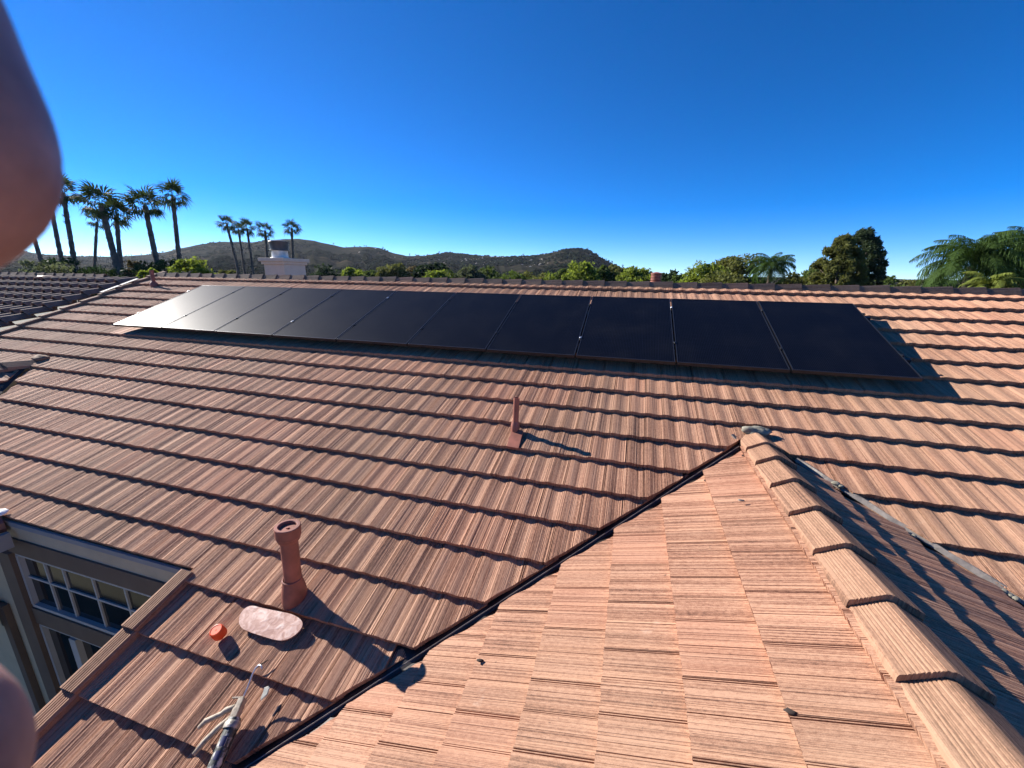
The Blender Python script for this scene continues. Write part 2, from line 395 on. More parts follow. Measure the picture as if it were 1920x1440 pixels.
def crown(name, rx, ry, rz, nblob, nleaf, leaf, mat, shape='round', blob=.34, aspect=1.8):
    C = []; Nn = []; RR = []
    for k in range(nblob):
        while True:
            q = rng.uniform(-1, 1, 3); d = np.linalg.norm(q)
            if .35 < d < 1: break
        if shape == 'cone':
            zz = rng.uniform(-1, 1); w = max(.12, .95*(1-(zz+1)/2)**.75); th = rng.uniform(0, 6.283); rr = w*rng.uniform(.35, 1)
            q = np.array([rr*math.cos(th), rr*math.sin(th), zz])
        elif shape == 'pine':
            zz = rng.uniform(-1, 1); w = float(np.interp(zz, [-1, -.45, 0, .45, .8, 1], [.75, 1.0, .88, .66, .38, .10])); th = rng.uniform(0, 6.283); rr = w*rng.uniform(.3, 1)**.6
            q = np.array([rr*math.cos(th), rr*math.sin(th), zz])
        elif shape == 'flat': q[2] = abs(q[2])*.9-.2
        br = blob*rng.uniform(.55, 1.15); tone = rng.random()
        m_ = int(nleaf*rng.uniform(.7, 1.3))
        dirs = rng.normal(0, 1, (m_, 3)); dirs /= np.linalg.norm(dirs, axis=1)[:, None]
        rad = br*rng.uniform(.35, 1.08, (m_, 1))
        C.append((q+dirs*rad*np.array([1, 1, .75]))*np.array([rx, ry, rz])); Nn.append(dirs); RR.append(np.clip(tone*.6+rng.random(m_)*.5, 0, 1))
    C = np.concatenate(C); Nn = np.concatenate(Nn)
    return leaf_mesh(name, leaf_cards(C, Nn, leaf, 4.0 if shape == 'pine' else 1.8, 1.6 if shape == 'pine' else .9), mat, np.concatenate(RR))
def tree(label, kind, px, top, wpx, depth, cat='tree', shape='round', name='leafy_tree', hfrac=None, group='trees behind the ridge', base=GROUND, leaf=None, nblob=None, nleaf=None, blob=.34, low=None):
    tp = at(px, top, depth); w = wpx/F*depth/2
    h = (low if low is not None else w*1.5); h = max(h, .8)
    cz = tp.z-h*.95
    root = empty(name, (tp.x, tp.y, base), label, cat, group)
    M = Matrix.Translation((tp.x, tp.y, cz)) @ Matrix.Rotation(random.uniform(0, 6.28), 4, 'Z')
    lf = leaf or max(.10, depth/F*3.0)
    ob('crown', crown('crown', w, w, h, nblob or 34, nleaf or 80, lf, LEAF[kind], shape, blob), root, M)
    mb = MB(); hgt = cz-base
    r0 = max(.10, w*.09)
    mb.tube([Vector((tp.x, tp.y, base)), Vector((tp.x+.1*w, tp.y, base+hgt*.55)), Vector((tp.x, tp.y, cz+h*.3))], [r0, r0*.75, r0*.3], 8)
    for k in range(5):
        a = random.uniform(0, 6.28); s = Vector((tp.x+.05*w, tp.y, base+hgt*random.uniform(.5, .9)))
        mb.tube([s, s+Vector((math.cos(a)*w*.35, math.sin(a)*w*.35, h*.45)), s+Vector((math.cos(a)*w*.7, math.sin(a)*w*.7, h*.7))], [r0*.45, r0*.3, r0*.1], 6)
    mb.obj('trunk', M_BARK, root, smooth=True)
    return root

# -------- trees and shrubs beyond the roof, left to right (pixel of the tree top, width, distance)
T = tree
T('grey green bushy shrub in front of the palms at far left', 'grey', 78, 491, 95, 26, 'shrub', name='bushy_shrub', low=1.3, nblob=40)
T('dark rounded shrub between the leftmost palm trunks', 'dark', 118, 486, 90, 33, 'shrub', name='bushy_shrub', low=1.5, nblob=40)
T('dark clipped hedge bush at the foot of the palm clump', 'dark', 185, 501, 100, 28, 'shrub', name='bushy_shrub', low=1.2, nblob=44)
T('dry brown shrub right of the palm clump', 'brown', 250, 490, 42, 36, 'shrub', name='bushy_shrub', low=1.6)
T('large dark bush below the two tall single palms', 'dark', 312, 480, 100, 30, 'shrub', name='bushy_shrub', low=1.9, nblob=50)
T('sunlit yellow green bush beside the dark bush', 'bright', 352, 487, 66, 25, 'shrub', name='bushy_shrub', low=1.0, nblob=36)
T('small yellow green bush behind the left roof end', 'bright', 278, 506, 34, 20, 'shrub', name='bushy_shrub', low=.5)
T('low olive bush left of the chimney', 'olive', 425, 508, 40, 60, 'shrub', name='bushy_shrub', low=1.4)
spec = [(618, 507, 46, 90, 'dark', 'dark round tree just right of the chimney'), (661, 509, 36, 78, 'bright', 'bright green tree between two dark trees right of the chimney'),
        (699, 510, 36, 95, 'mid', 'mid green tree right of the bright round one'), (738, 504, 36, 85, 'olive', 'olive tree under the dip of the hill'),
        (778, 505, 30, 95, 'brown', 'brownish tree beside the tall dark pair'), (796, 503, 26, 92, 'dark', 'left dark tree of the tall pair below the middle hill'),
        (822, 500, 30, 88, 'dark', 'right dark tree of the tall pair below the middle hill'), (819, 515, 34, 70, 'bright', 'low bright tree in front of the dark pair'),
        (884, 507, 34, 80, 'grey', 'grey green tree in the middle of the tree line'), (858, 516, 42, 85, 'mid', 'low green tree left of the grey green one'), (918, 511, 40, 85, 'mid', 'mid green tree right of the grey green one'),
        (955, 518, 46, 75, 'mid', 'low tree near the middle of the roof ridge'), (1002, 519, 58, 80, 'olive', 'low wide olive tree left of the peaked hill'),
        (1045, 518, 46, 78, 'bright', 'low bright tree under the left flank of the peaked hill'), (1096, 498, 44, 60, 'bright', 'taller bright green tree under the peaked hill'),
        (1068, 512, 36, 70, 'mid', 'mid green tree touching the taller bright one'), (1128, 508, 34, 75, 'mid', 'mid green tree right of the taller bright one'),
        (1158, 506, 40, 80, 'olive', 'olive tree below the right foot of the peaked hill'), (1195, 509, 46, 66, 'bright', 'bright tree left of the ribbed roof vent'),
        (1256, 516, 44, 70, 'dark', 'dark low tree right of the ribbed roof vent'), (1286, 521, 40, 60, 'mid', 'low green tree right of the vent'),
        (1326, 502, 52, 42, 'bright', 'loose bright green tree left of the drooping palm'), (1354, 496, 36, 52, 'dark', 'dark tree tip behind the loose bright tree'),
        (1386, 489, 62, 46, 'olive', 'olive green tree left of the drooping palm'), (1360, 516, 60, 38, 'olive', 'low olive bush in front of the drooping palm'),
        (1505, 514, 54, 45, 'olive', 'low olive tree between drooping palm and pine'), (1530, 508, 34, 52, 'mid', 'small tree at the left foot of the pine'),
        (1685, 531, 60, 75, 'mid', 'distant low tree line right of the pine'), (1720, 533, 40, 80, 'olive', 'small distant olive tree left of the right palm'), (1762, 528, 46, 42, 'grey', 'grey green bush below the right palm')]
for px, top, w, dp, kd, lb in spec:
    T(lb, kd, px, top-5, w*1.6, dp, low=(w/F*dp/2)*random.uniform(1.3, 1.7), nblob=70, nleaf=80, blob=.36)
T('olive green conifer half leaning on the dark pine', 'olive', 1582, 449, 92, 40, name='conifer_tree', low=2.9, nblob=230, nleaf=110, shape='pine', blob=.16, leaf=.22)
T('tall dark pine with layered branches at right', 'pine', 1622, 437, 96, 43, name='pine_tree', low=3.3, nblob=250, nleaf=120, shape='pine', blob=.15, leaf=.22)
for k in range(26):                                   # separate small trees along the crest
    x = random.choice([random.uniform(560, 720), random.uniform(760, 900), random.uniform(900, 1180), random.uniform(160, 330)])
    r = ray(x, 480); az = math.atan2(r.x, r.y); p = hill_point(az, .985); s = random.uniform(2.2, 5.0)
    root = empty('crest_tree', p, 'tiny dark tree on the '+('far left ridge' if x < 340 else 'rounded hill behind the chimney' if x < 745 else 'middle hill' if x < 1000 else 'peaked hill')+' crest against the sky', 'tree', 'small trees along the hill crest')
    ob('crown', crown('crown', s*.55, s*.55, s*.6, 7, 22, s*.16, LEAF['dark']), root, Matrix.Translation(p+Vector((0, 0, s*.75))))
    MB().tube([p-Vector((0, 0, 1)), p+Vector((0, 0, s*.6))], [s*.05, s*.03], 5).obj('trunk', M_BARK, root)

# -------- fan palms
def fan_frond(seed, droop):
    rs = np.random.default_rng(seed); V = []; Fc = []; A = []
    def quad(a, b, c, d):
        i = len(V); V.extend([a, b, c, d]); Fc.append((i, i+1, i+2, i+3))
    L = rs.uniform(.75, 1.0); pts = [Vector((0, 0, 0)), Vector((L*.5, 0, .05)), Vector((L, 0, .0-droop*.12))]
    for a, b_ in zip(pts[:-1], pts[1:]): quad(a+Vector((0, -.02, 0)), a+Vector((0, .02, 0)), b_+Vector((0, .014, 0)), b_+Vector((0, -.014, 0)))
    o = pts[-1]; n = 17
    for k in range(n):
        an = R(-118+236*k/(n-1))+rs.uniform(-.05, .05); bl = (1.05-.30*abs(an)/2.06)*rs.uniform(.85, 1.1)
        d = Vector((math.cos(an), math.sin(an), 0)); s = Vector((-math.sin(an), math.cos(an), 0)); fold = .06*(1 if k % 2 else -1)
        m1 = o+d*bl*.55+Vector((0, 0, .05-droop*.10*abs(math.sin(an))+fold)); e = o+d*bl+Vector((0, 0, -droop*.35*rs.uniform(.6, 1.4)-.05))
        quad(o, m1+s*.065, e, m1-s*.065)
    return V, Fc
FF_ = []
for k in range(5):
    V, Fc = fan_frond(50+k, .4+.3*k); me = mesh('frond', V, Fc, LEAF['palm']); 
    at_ = me.attributes.new('leaf_random', 'FLOAT', 'POINT'); at_.data.foreach_set('value', np.random.default_rng(k).random(len(V)).astype(np.float32)); FF_.append(me)
def fan_palm(label, bx, by, tx, ty, depth, cw, n=30, skirt=0, wind=0.0, base=GROUND):
    b_, t_ = at(bx, by, depth), at(tx, ty, depth); d = t_-b_
    foot = b_+d*((base-b_.z)/d.z)
    root = empty('fan_palm', foot, label, 'palm tree', 'tall fan palms behind the left of the roof')
    L = (t_-foot).length; mb = MB(); pts = []; rad = []
    r0 = cw/F*depth*.056; nseg = 46
    side = Vector((random.uniform(-1, 1), random.uniform(-1, 1), 0))*L*.012
    for i in range(nseg+1):
        q = i/nseg; p = foot.lerp(t_, q)+side*math.sin(q*math.pi)
        pts.append(p); rad.append(r0*(1.12-.34*q)*(1+.10*math.sin(i*2.4+random.random()))*(1.18 if i % 3 == 0 else 1.0)*(1.25 if q < .04 else 1))
    mb.tube(pts, rad, 9)
    for i in range(60):                                # old leaf boots sticking out of the trunk
        q = random.uniform(.25, .99) if not skirt else random.choice((random.uniform(.5, .99), random.uniform(.78, .84)))
        p = foot.lerp(t_, q)+side*math.sin(q*math.pi); a = random.uniform(0, 6.28); o_ = Vector((math.cos(a), math.sin(a), 0)); s = Vector((-math.sin(a), math.cos(a), 0))
        rr = r0*(1.0-.3*q); e = r0*random.uniform(.25, .6)*(1.8 if skirt and .77 < q < .85 else 1)
        mb.add([p+o_*rr*.8+s*r0*.2, p+o_*rr*.8-s*r0*.2, p+o_*(rr+e)-s*r0*.1+Vector((0, 0, e*1.1)), p+o_*(rr+e)+s*r0*.1+Vector((0, 0, e*1.1)), p+o_*rr*.8+Vector((0, 0, -r0*.3))], [(0, 1, 2, 3), (1, 4, 2), (4, 0, 3), (4, 3, 2)])
    mb.obj('trunk', M_TRUNK, root, smooth=True)
    sc = cw/F*depth/2/1.95
    for k in range(n):
        q = (k+.5)/n; el = R(80-112*q**.95+random.uniform(-14, 14)); az = k*2.39996+random.uniform(-.3, .3)
        dirv = Vector((math.cos(az)*math.cos(el), math.sin(az)*math.cos(el), math.sin(el)))
        dirv = (dirv+Vector((CR[0][0], CR[0][1], 0))*wind).normalized()
        zx = dirv; yy = Vector((0, 0, 1)).cross(zx); yy = yy.normalized() if yy.length > .05 else Vector((0, 1, 0)); zz = zx.cross(yy)
        M = Matrix((zx, yy, zz)).transposed().to_4x4()
        M = Matrix.Translation(t_) @ M @ Matrix.Rotation(random.uniform(-.5, .5), 4, 'X') @ Matrix.Scale(sc*random.uniform(.82, 1.12), 4)
        ob('frond', FF_[min(4, int(q*4.99))], root, M)
    return root
P_ = fan_palm
P_ = lambda lb, bx, by, tx, ty, d, cw, n=30, sk=0, w=0.0: fan_palm(lb, bx, by, tx, ty, d, cw*1.06, int(n*.62), sk, w)
P_('leftmost fan palm, its crown hidden by the fingertip', 75, 487, 52, 408, 36, 60, 26)
P_('slim fan palm with crown behind the fingertip, second from left', 119, 492, 92, 366, 36, 62, 28)
P_('tall slim fan palm with ragged collars on its trunk beside the fingertip', 142, 503, 118, 361, 34, 68, 28, 1)
P_('short fan palm with small drooping crown in the palm clump', 180, 500, 182, 416, 40, 44, 20, 1)
P_('fan palm with wide windblown crown in the palm clump', 227, 528, 190, 384, 30, 88, 32, 0, -.35)
P_('rightmost fan palm of the palm clump', 234, 528, 218, 404, 31, 66, 30, 0, .3)
P_('thick leaning fan palm right of the palm clump', 297, 488, 272, 386, 32, 80, 36)
P_('tall straight fan palm standing alone before the hill', 336, 483, 324, 370, 33, 66, 32, 0, .2)
P_('leftmost fan palm of the small distant group', 445, 517, 425, 421, 58, 42, 30)
P_('second fan palm of the small distant group', 460, 517, 447, 430, 60, 34, 26)
P_('third fan palm of the small distant group', 475, 518, 463, 428, 57, 38, 28)
P_('fan palm directly left of the chimney', 501, 520, 497, 433, 60, 42, 28)
P_('fan palm rising behind the chimney cap', 549, 470, 547, 430, 64, 42, 28)

# -------- feather palms at right
def feather_frond(seed, L, el, bend, fall):
    """frond arching from elevation el and bending over; leaflets hang down"""
    rs = np.random.default_rng(seed); V = []; Fc = []; n = 54; prev = Vector((0, 0, 0)); ds = L/n
    for k in range(1, n+1):
        t = k/n; an = el-bend*t**1.3; p = prev+Vector((math.cos(an), 0, math.sin(an)))*ds; w = .022*(1-t)+.006
        i = len(V); V.extend([prev+Vector((0, -w, 0)), prev+Vector((0, w, 0)), p+Vector((0, w, 0)), p+Vector((0, -w, 0))]); Fc.append((i, i+1, i+2, i+3))
        tang = Vector((math.cos(an), 0, math.sin(an))); prev = p
        if t < .14: continue
        ll = L*.30*math.sin(math.pi*min(1, .15+.83*t))**.6*rs.uniform(.8, 1.15)
        for s in (-1, 1):
            d = (tang*.45+Vector((0, s*rs.uniform(.35, .85), 0))).normalized()
            m1 = p+d*ll*.45+Vector((0, 0, -.10*ll*fall)); e = m1+(d*.35+Vector((rs.uniform(-.1, .1), 0, -fall*rs.uniform(.7, 1.3)))).normalized()*ll*.6
            wv = tang*.017
            i = len(V); V.extend([p-wv*.5, p+wv*.5, m1+wv, m1-wv, e]); Fc.append((i, i+1, i+2, i+3)); Fc.append((i+3, i+2, i+4))
    return V, Fc
def feather_palm(label, px, py, depth, L, n, kind, base=GROUND, name='feather_palm', e0=82, e1=5, fall=1.0):
    t_ = at(px, py, depth); root = empty(name, (t_.x, t_.y, base), label, 'palm tree', 'drooping feather palms at right')
    pts = [Vector((t_.x, t_.y, base)).lerp(t_, q/14) for q in range(15)]
    MB().tube(pts, [.20-.004*q+.012*(q % 2) for q in range(15)], 10).obj('trunk', M_TRUNK, root, smooth=True)
    ms = []
    for k in range(7):
        el = R(e0+(e1-e0)*k/6); V, Fc = feather_frond(k*7+int(px), L, el, R(95+8*k), fall); me = mesh('frond', V, Fc, LEAF[kind])
        at_ = me.attributes.new('leaf_random', 'FLOAT', 'POINT'); at_.data.foreach_set('value', rng.random(len(V)).astype(np.float32)); ms.append(me)
    for k in range(n):
        q = (k+.5)/n; az = k*2.39996+random.uniform(-.25, .25)
        M = Matrix.Translation(t_) @ Matrix.Rotation(az, 4, 'Z') @ Matrix.Rotation(random.uniform(-.12, .12), 4, 'Y') @ Matrix.Rotation(random.uniform(-.25, .25), 4, 'X') @ Matrix.Scale(random.uniform(.85, 1.12), 4)
        ob('frond', ms[min(6, int(q*7))], root, M)
feather_palm('drooping feather palm left of the pine', 1446, 503, 34, 2.1, 44, 'queen')
feather_palm('large dark feather palm with long hanging fronds at right', 1822, 500, 18, 2.4, 60, 'queen')
feather_palm('dark feather palm cut by the right edge of the photo', 1930, 486, 19, 2.5, 56, 'queen')
feather_palm('low yellow green feather palm just above the ridge at right', 1856, 540, 12, .85, 22, 'yellow', name='young_feather_palm', e0=75, e1=15, fall=.45)

# ------------------------------------------------------------------ the house
house = empty('house', (-3, 4, GROUND), 'house with weathered terracotta concrete tile roof in the foreground', 'house')
TW, EX, TL, TH = 0.304, 0.3395, 0.415, 0.040
def wave(t): return .0046*math.cos(2*math.pi*(t-.038)/.152)
def make_prof(seed, fine=True, sparse=False):
    """cross-section of a tile: two low waves, interlock channel at one side, combed grooves; returns xs, heights"""
    rs = random.Random(seed); P = [(0, 0), (.0018, 0), (.0028, -.009), (.0072, -.009), (.0082, 0), (.0126, 0), (.0136, -.008), (.0180, -.008), (.0192, 0)]
    if fine:
        x = .024
        while x < .292:
            w = rs.uniform(.0034, .0060); d = rs.choice((.0010, .0014, .0018, .0024, .0032))
            if sparse: d *= .55
            if .145 < x < .158: d = .0045
            P += [(x, 0), (x+w*.25, -d), (x+w*.8, -d*.9), (x+w, 0)]
            x += w+(rs.choice((.005, .010, .016, .024)) if sparse else rs.choice((.0022, .0028, .0036, .005, .011)))
    else:
        P += [(t, 0) for t in (.03, .045, .06, .075, .09, .105, .12, .135, .149)]+[(.152, -.004), (.155, 0)]+[(t, 0) for t in (.17, .185, .2, .215, .23, .245, .26, .275, .29)]
    P += [(.3025, 0)]
    return [p[0] for p in P], [p[1]+wave(p[0]) for p in P]
PROFS = [make_prof(s_) for s_ in range(6)]; PROFS2 = [make_prof(40+s_, True, True) for s_ in range(6)]; PROF_LO = make_prof(99, False)
def clip_poly(poly, planes):
    for a, b_, c in planes:                            # keep a*x+b*y+c >= 0
        out = []; n = len(poly)
        for i in range(n):
            p, q = poly[i], poly[(i+1) % n]; dp = a*p[0]+b_*p[1]+c; dq = a*q[0]+b_*q[1]+c
            if dp >= 0: out.append(p)
            if (dp >= 0) != (dq >= 0): s = dp/(dp-dq); out.append((p[0]+(q[0]-p[0])*s, p[1]+(q[1]-p[1])*s))
        poly = out
        if len(poly) < 3: return []
    return poly
def tile_geo(prof, regions=None, seed=0, thick=.037, sink=0.0):
    """top of one roof tile in local x (across), y (up the slope), cut to a union of convex regions, with skirt"""
    prof, hs = prof; H = lambda x: float(np.interp(x, prof, hs))
    rs = random.Random(seed); ed = [rs.uniform(-.0022, .0022) for _ in prof]
    vs = []; idx = {}; fs = []
    def vid(x, y):
        k = (round(x, 5), round(y, 5))
        if k not in idx: idx[k] = len(vs); vs.append((x, y, H(x)-TH*y/EX+sink))
        return idx[k]
    for i in range(len(prof)-1):
        quad = [(prof[i], ed[i]), (prof[i+1], ed[i+1]), (prof[i+1], TL), (prof[i], TL)]
        for reg in (regions or [[]]):
            pl = clip_poly(quad, reg)
            if len(pl) >= 3:
                f = []
                for p in pl:
                    k = vid(*p)
                    if k not in f: f.append(k)
                if len(f) >= 3: fs.append(tuple(f))
    if not fs: return None
    cnt = {}
    for f in fs:
        for a, b_ in zip(f, f[1:]+f[:1]): cnt[(a, b_)] = 1
    bot = {}
    for (a, b_) in list(cnt):
        if (b_, a) in cnt: continue
        if vs[a][1] > TL-.001 and vs[b_][1] > TL-.001: continue
        for k in (a, b_):
            if k not in bot: bot[k] = len(vs); x, y, z = vs[k]; vs.append((x, y+.002, z-wave(x)*.35-thick))
        fs.append((b_, a, bot[a], bot[b_]))
    return vs, fs
def tile_frame(plane):
    if plane == 'main': X, Y, Z, O = Vector((1, 0, 0)), -D1, N1, T0-N1*NOSE
    elif plane == 'west': Y, Z = Vector((CS, 0, SN)), Vector((-SN, 0, CS)); X = Y.cross(Z); O = Vector((XR, 0, ZR))
    else: Y, Z = Vector((-CS, 0, SN)), Vector((SN, 0, CS)); X = Y.cross(Z); O = Vector((XR, 0, ZR))
    M = Matrix((X, Y, Z)).transposed().to_4x4(); M.translation = O; return M
def uvs_of(vs): return [(v[0], v[1]) for v in vs]
FHI = [tile_geo(PROFS[s_], None, s_) for s_ in range(6)]; FHI2 = [tile_geo(PROFS2[s_], None, s_) for s_ in range(6)]
FULL = [mesh('roof_tile', *g_, M_TILE, uvs=uvs_of(g_[0])) for g_ in FHI]; FULL2 = [mesh('roof_tile', *g_, M_TILE, uvs=uvs_of(g_[0])) for g_ in FHI2]

# plan lines (world): P1 keeps y > 2.64+x left of the wing ridge, y > 4.88-x right of it; the left wing cuts y > 3.65-|x+8.36|
GAPV = 0.045
LWX, LWY = -8.36, 3.62
RAKE_X, LEFT_X, RIGHT_X = -2.80, -10.42, 9.2
def plan_to_local(M, a, b_, c):
    """half plane a*x+b*y+c>=0 of the world plan -> the tile's local (x, y)"""
    X, Y, O = M.col[0], M.col[1], M.translation
    return (a*X[0]+b_*X[1], a*Y[0]+b_*Y[1], a*O[0]+b_*O[1]+c)
tiles = []                                             # (plane, M, regions or None, sink)
def add_tiles(plane, v0, v1k, tA, tB, ph0, ph1, region_fn, vmin=None):
    Fm = tile_frame(plane)
    for k in range(*v1k):
        v = v0+EX*k; ph = ph0 if k % 2 == 0 else ph1
        t = ph+TW*math.floor((tA-ph)/TW)
        while t < tB:
            M = Fm @ Matrix.Translation((t, -v, 0))
            regs = region_fn(M, t, v)
            if regs is not None: tiles.append((plane, M, regs, random.uniform(-.0015, .0025)))
            t += TW
def reg_main(M, t, v):
    base = []
    xm = t+TW/2
    L = [(1, 0, -LEFT_X), (-1, 0, RIGHT_X)]
    if v > 4.90: L[0] = (1, 0, -RAKE_X)
    pl = lambda *q: plan_to_local(M, *q)
    base = [pl(*q) for q in L]
    base.append((0, -1, v+.80))                        # ridge
    if 4.75 < v < 4.90 and xm < RAKE_X: base.append((0, 1, -.095))   # the eave course ends flush with the wall
    if xm < -5.2:
        r1 = base+[pl(-1, 0, LWX), pl(-1, 1, -(LWY+GAPV-LWX))]; r2 = base+[pl(1, 0, -LWX), pl(1, 1, -(LWY+LWX+GAPV))]
    else:
        r1 = base+[pl(-1, 0, XR), pl(-1, 1, -2.64-GAPV)]; r2 = base+[pl(1, 0, -XR), pl(1, 1, -4.88-.01)]
    return [r1, r2]
def reg_wing(M, t, v):
    pl = lambda *q: plan_to_local(M, *q)
    if M.to_3x3().col[1][0] > 0: r = [pl(1, -1, 2.64-GAPV), (0, 1, 0.0), pl(0, 1, 2.6), pl(1, 0, 3.6)]
    else: r = [pl(-1, -1, 4.88-.06), pl(0, 1, 2.6)]
    r = [q for q in r if not (q[0] == 0 and q[1] == 1)]
    return [r+[(0, -1, v-.02)]]
add_tiles('main', .072, (-3, 15), LEFT_X-.2, RIGHT_X, 2.035-.010, 2.035-.010+.160, reg_main)
add_tiles('main', .072, (15, 22), RAKE_X-.2, 0.6, 2.035-.010, 2.035-.010+.160, reg_main)
add_tiles('west', .503, (-1, 12), -4.4, 2.8, -1.608-.012, -1.608-.012+.152, reg_wing)
add_tiles('east', .43, (-1, 9), -2.8, 4.6, .05, .05+.152, reg_wing)
def inside(regs, full):
    for r in regs:
        if all(all(a*x+b_*y+c >= -1e-6 for x, y in full) for a, b_, c in r): return True
    return False
corner = [(0, -.003), (TW, -.003), (TW, TL), (0, TL)]
recs = []
for plane, M, regs, dz in tiles:
    if inside(regs, corner): geo = None
    else:
        c_ = M @ Vector((TW/2, EX/2, 0))
        geo = tile_geo((PROFS2 if plane == 'west' else PROFS)[len(recs) % 6], regs, len(recs))
        if geo is None: continue
        ar = sum(1 for f in geo[1] if len(f) >= 3)
        # small cut pieces in the valley have slipped lower
        xs = [v[0] for v in geo[0]]; 
        if plane == 'main' and -4 < c_.x < XR and max(xs)-min(xs) < .20 and c_.x-c_.y > -3.1: geo = tile_geo(PROFS[len(recs) % 6], regs, len(recs), sink=-.022)
    cc = M @ Vector((TW/2, EX/2, 0)); pr = [project(M @ Vector((x, y, 0))) for x, y in ((0, 0), (TW, 0), (TW, EX), (0, EX))]
    area = 0
    if all(q[2] > .3 for q in pr):
        cxy = (sum(q[0] for q in pr)/4, sum(q[1] for q in pr)/4)
        if -60 < cxy[0] < 1980 and 400 < cxy[1] < 1480:
            area = abs(sum(pr[i][0]*pr[(i+1) % 4][1]-pr[(i+1) % 4][0]*pr[i][1] for i in range(4)))/2
            if plane == 'main':
                u = (cc-T0).dot(D1)
                if -8.0 < cc.x < 2.5 and 0.1 < u < 1.75: area = 0
            if geo: area *= .5
            if any(q[0] > 1920 or q[1] > 1440 or q[0] < 0 for q in pr): area *= .4
    recs.append([area, plane, M, geo, dz])
recs.sort(key=lambda r: -r[0])
roof = {}
def deck(name, poly_world, parent=house):
    me = mesh(name, poly_world, [tuple(range(len(poly_world)))], M_DECK); return ob(name, me, parent)
UD = -.075
def P1deck(x, y): u = (T0.y-y)/CS; q = p1(x, u, UD); return (x, q.y, q.z)
# main roof underlay as one faceted sheet with the cut-outs of both wings
ytop = T0.y+.80*CS; ye1 = T0.y-4.68*CS; ye2 = T0.y-7.4*CS
dk = MB()
def quadp(pts): dk.add([Vector(P1deck(*p)) for p in pts], [tuple(range(len(pts)))])
quadp([(LEFT_X, ytop), (LEFT_X, LWY-abs(LEFT_X-LWX)), (LWX, LWY), (LWX, ytop)])
xe = LWX+LWY-ye1
quadp([(LWX, ytop), (LWX, LWY), (xe, ye1), (RAKE_X, ye1), (RAKE_X, ytop)])
quadp([(RAKE_X, ytop), (RAKE_X, ye2), (ye2-2.64, ye2), (XR, 3.76), (XR, ytop)])
quadp([(XR, ytop), (XR, 3.76), (4.88+1.0, -1.0), (RIGHT_X, -1.0), (RIGHT_X, ytop)])
roof['main'] = dk.obj('main_roof', M_DECK, house)
def P2deck(x, y): return Vector((x, y, ZR+(-(abs(x-XR)))*math.tan(SL)+UD/CS))
d2 = MB(); d2.add([P2deck(XR, 3.76), P2deck(XR, -2.6), P2deck(-3.6, -2.6), P2deck(-3.6, -.96)], [(0, 3, 2, 1)])
d3 = MB(); d3.add([P2deck(XR, 3.76), P2deck(XR, -2.6), P2deck(4.4, -2.6), P2deck(4.4, .48)], [(0, 1, 2, 3)])
roof['west'] = d2.obj('wing_roof', M_DECK, house); roof['east'] = d3.obj('wing_roof', M_DECK, house)
def tile_stuff(name, items, parent, mat):
    V, Fc, U, A = [], [], [], []; o = 0
    for M, geo in items:
        vs, fs = geo; a = rng.random()
        V += [M @ Vector(v) for v in vs]; Fc += [tuple(i+o for i in f) for f in fs]; U += uvs_of(vs); A += [a]*len(vs); o += len(vs)
    me = mesh(name, V, Fc, mat, uvs=U); at_ = me.attributes.new('tile_random', 'FLOAT', 'POINT'); at_.data.foreach_set('value', np.array(A, dtype=np.float32))
    return tag(ob(name, me, parent), kind='stuff')
NIND = 300
for i, (area, plane, M, geo, dz) in enumerate(recs[:NIND]):
    if geo is None: me = (FULL2 if plane == 'west' else FULL)[random.randrange(6)]
    else: me = mesh('roof_tile', *geo, M_TILE, uvs=uvs_of(geo[0]))
    ob('roof_tile', me, roof[plane], M @ Matrix.Translation((0, 0, dz)) @ Matrix.Rotation(random.uniform(-.004, .004), 4, 'Z'))
FLO = [tile_geo(PROF_LO, None, s_) for s_ in range(4)]
for plane in ('main', 'west', 'east'):
    it = [(M @ Matrix.Translation((0, 0, dz)), geo if geo else random.choice((FHI2 if plane == 'west' else FHI) if area > 0 else FLO)) for area, pl, M, geo, dz in recs[NIND:] if pl == plane]
    if it: tile_stuff('roof_tile_field', it, roof[plane], M_TILE)

# ---- ridge caps: folded concrete caps, each one a part
def cap_geo(L=.42, half=.135, drop=.055, th=.020, rise=.026, seed=0):
    rs = random.Random(seed); prof = []
    ts = [(-1, -.010), (-.965, 0), (-.90, 0)]
    for k in range(1, 10):
        c0 = .90-k*.088
        ts += [(-c0-.030, 0), (-c0-.016, -.0026), (-c0+.006, -.0026), (-c0+.014, 0)]
    ts += [(-.05, 0), (0, 0), (.05, 0)]
    ts += [(-t_, d_) for t_, d_ in reversed(ts) if t_ < -.06]
    for t, dd in ts: prof.append((t*half, -drop*max(0, abs(t)-.10)*1.05+dd))
    vs = []; fs = []; uv = []; n = len(prof)
    for (x, z) in prof: vs.append((x, rs.uniform(-.002, .002), z)); uv.append((x+.3, 0))
    for (x, z) in prof: vs.append((x*.93, L, z-rise)); uv.append((x+.3, L))
    for (x, z) in prof: vs.append((x, .002, z-th)); uv.append((x+.3, 0))
    for (x, z) in prof: vs.append((x*.93, L, z-rise-th)); uv.append((x+.3, L))
    for i in range(n-1):
        fs += [(i, i+1, n+i+1, n+i), (i+1, i, 2*n+i, 2*n+i+1), (2*n+i+1, 2*n+i, 3*n+i, 3*n+i+1)]
    fs += [(0, n, 3*n, 2*n), (n-1, 3*n-1, 4*n-1, 2*n-1)]
    return vs, fs, uv
def cap_mesh(seed, mat=None, **k):
    v, f, u = cap_geo(seed=seed, **k); return mesh('ridge_cap', v, f, mat or M_CAP, smooth=False, uvs=u)
CAPS = [cap_mesh(s, drop=.066, rise=.036, th=.030) for s in range(4)]
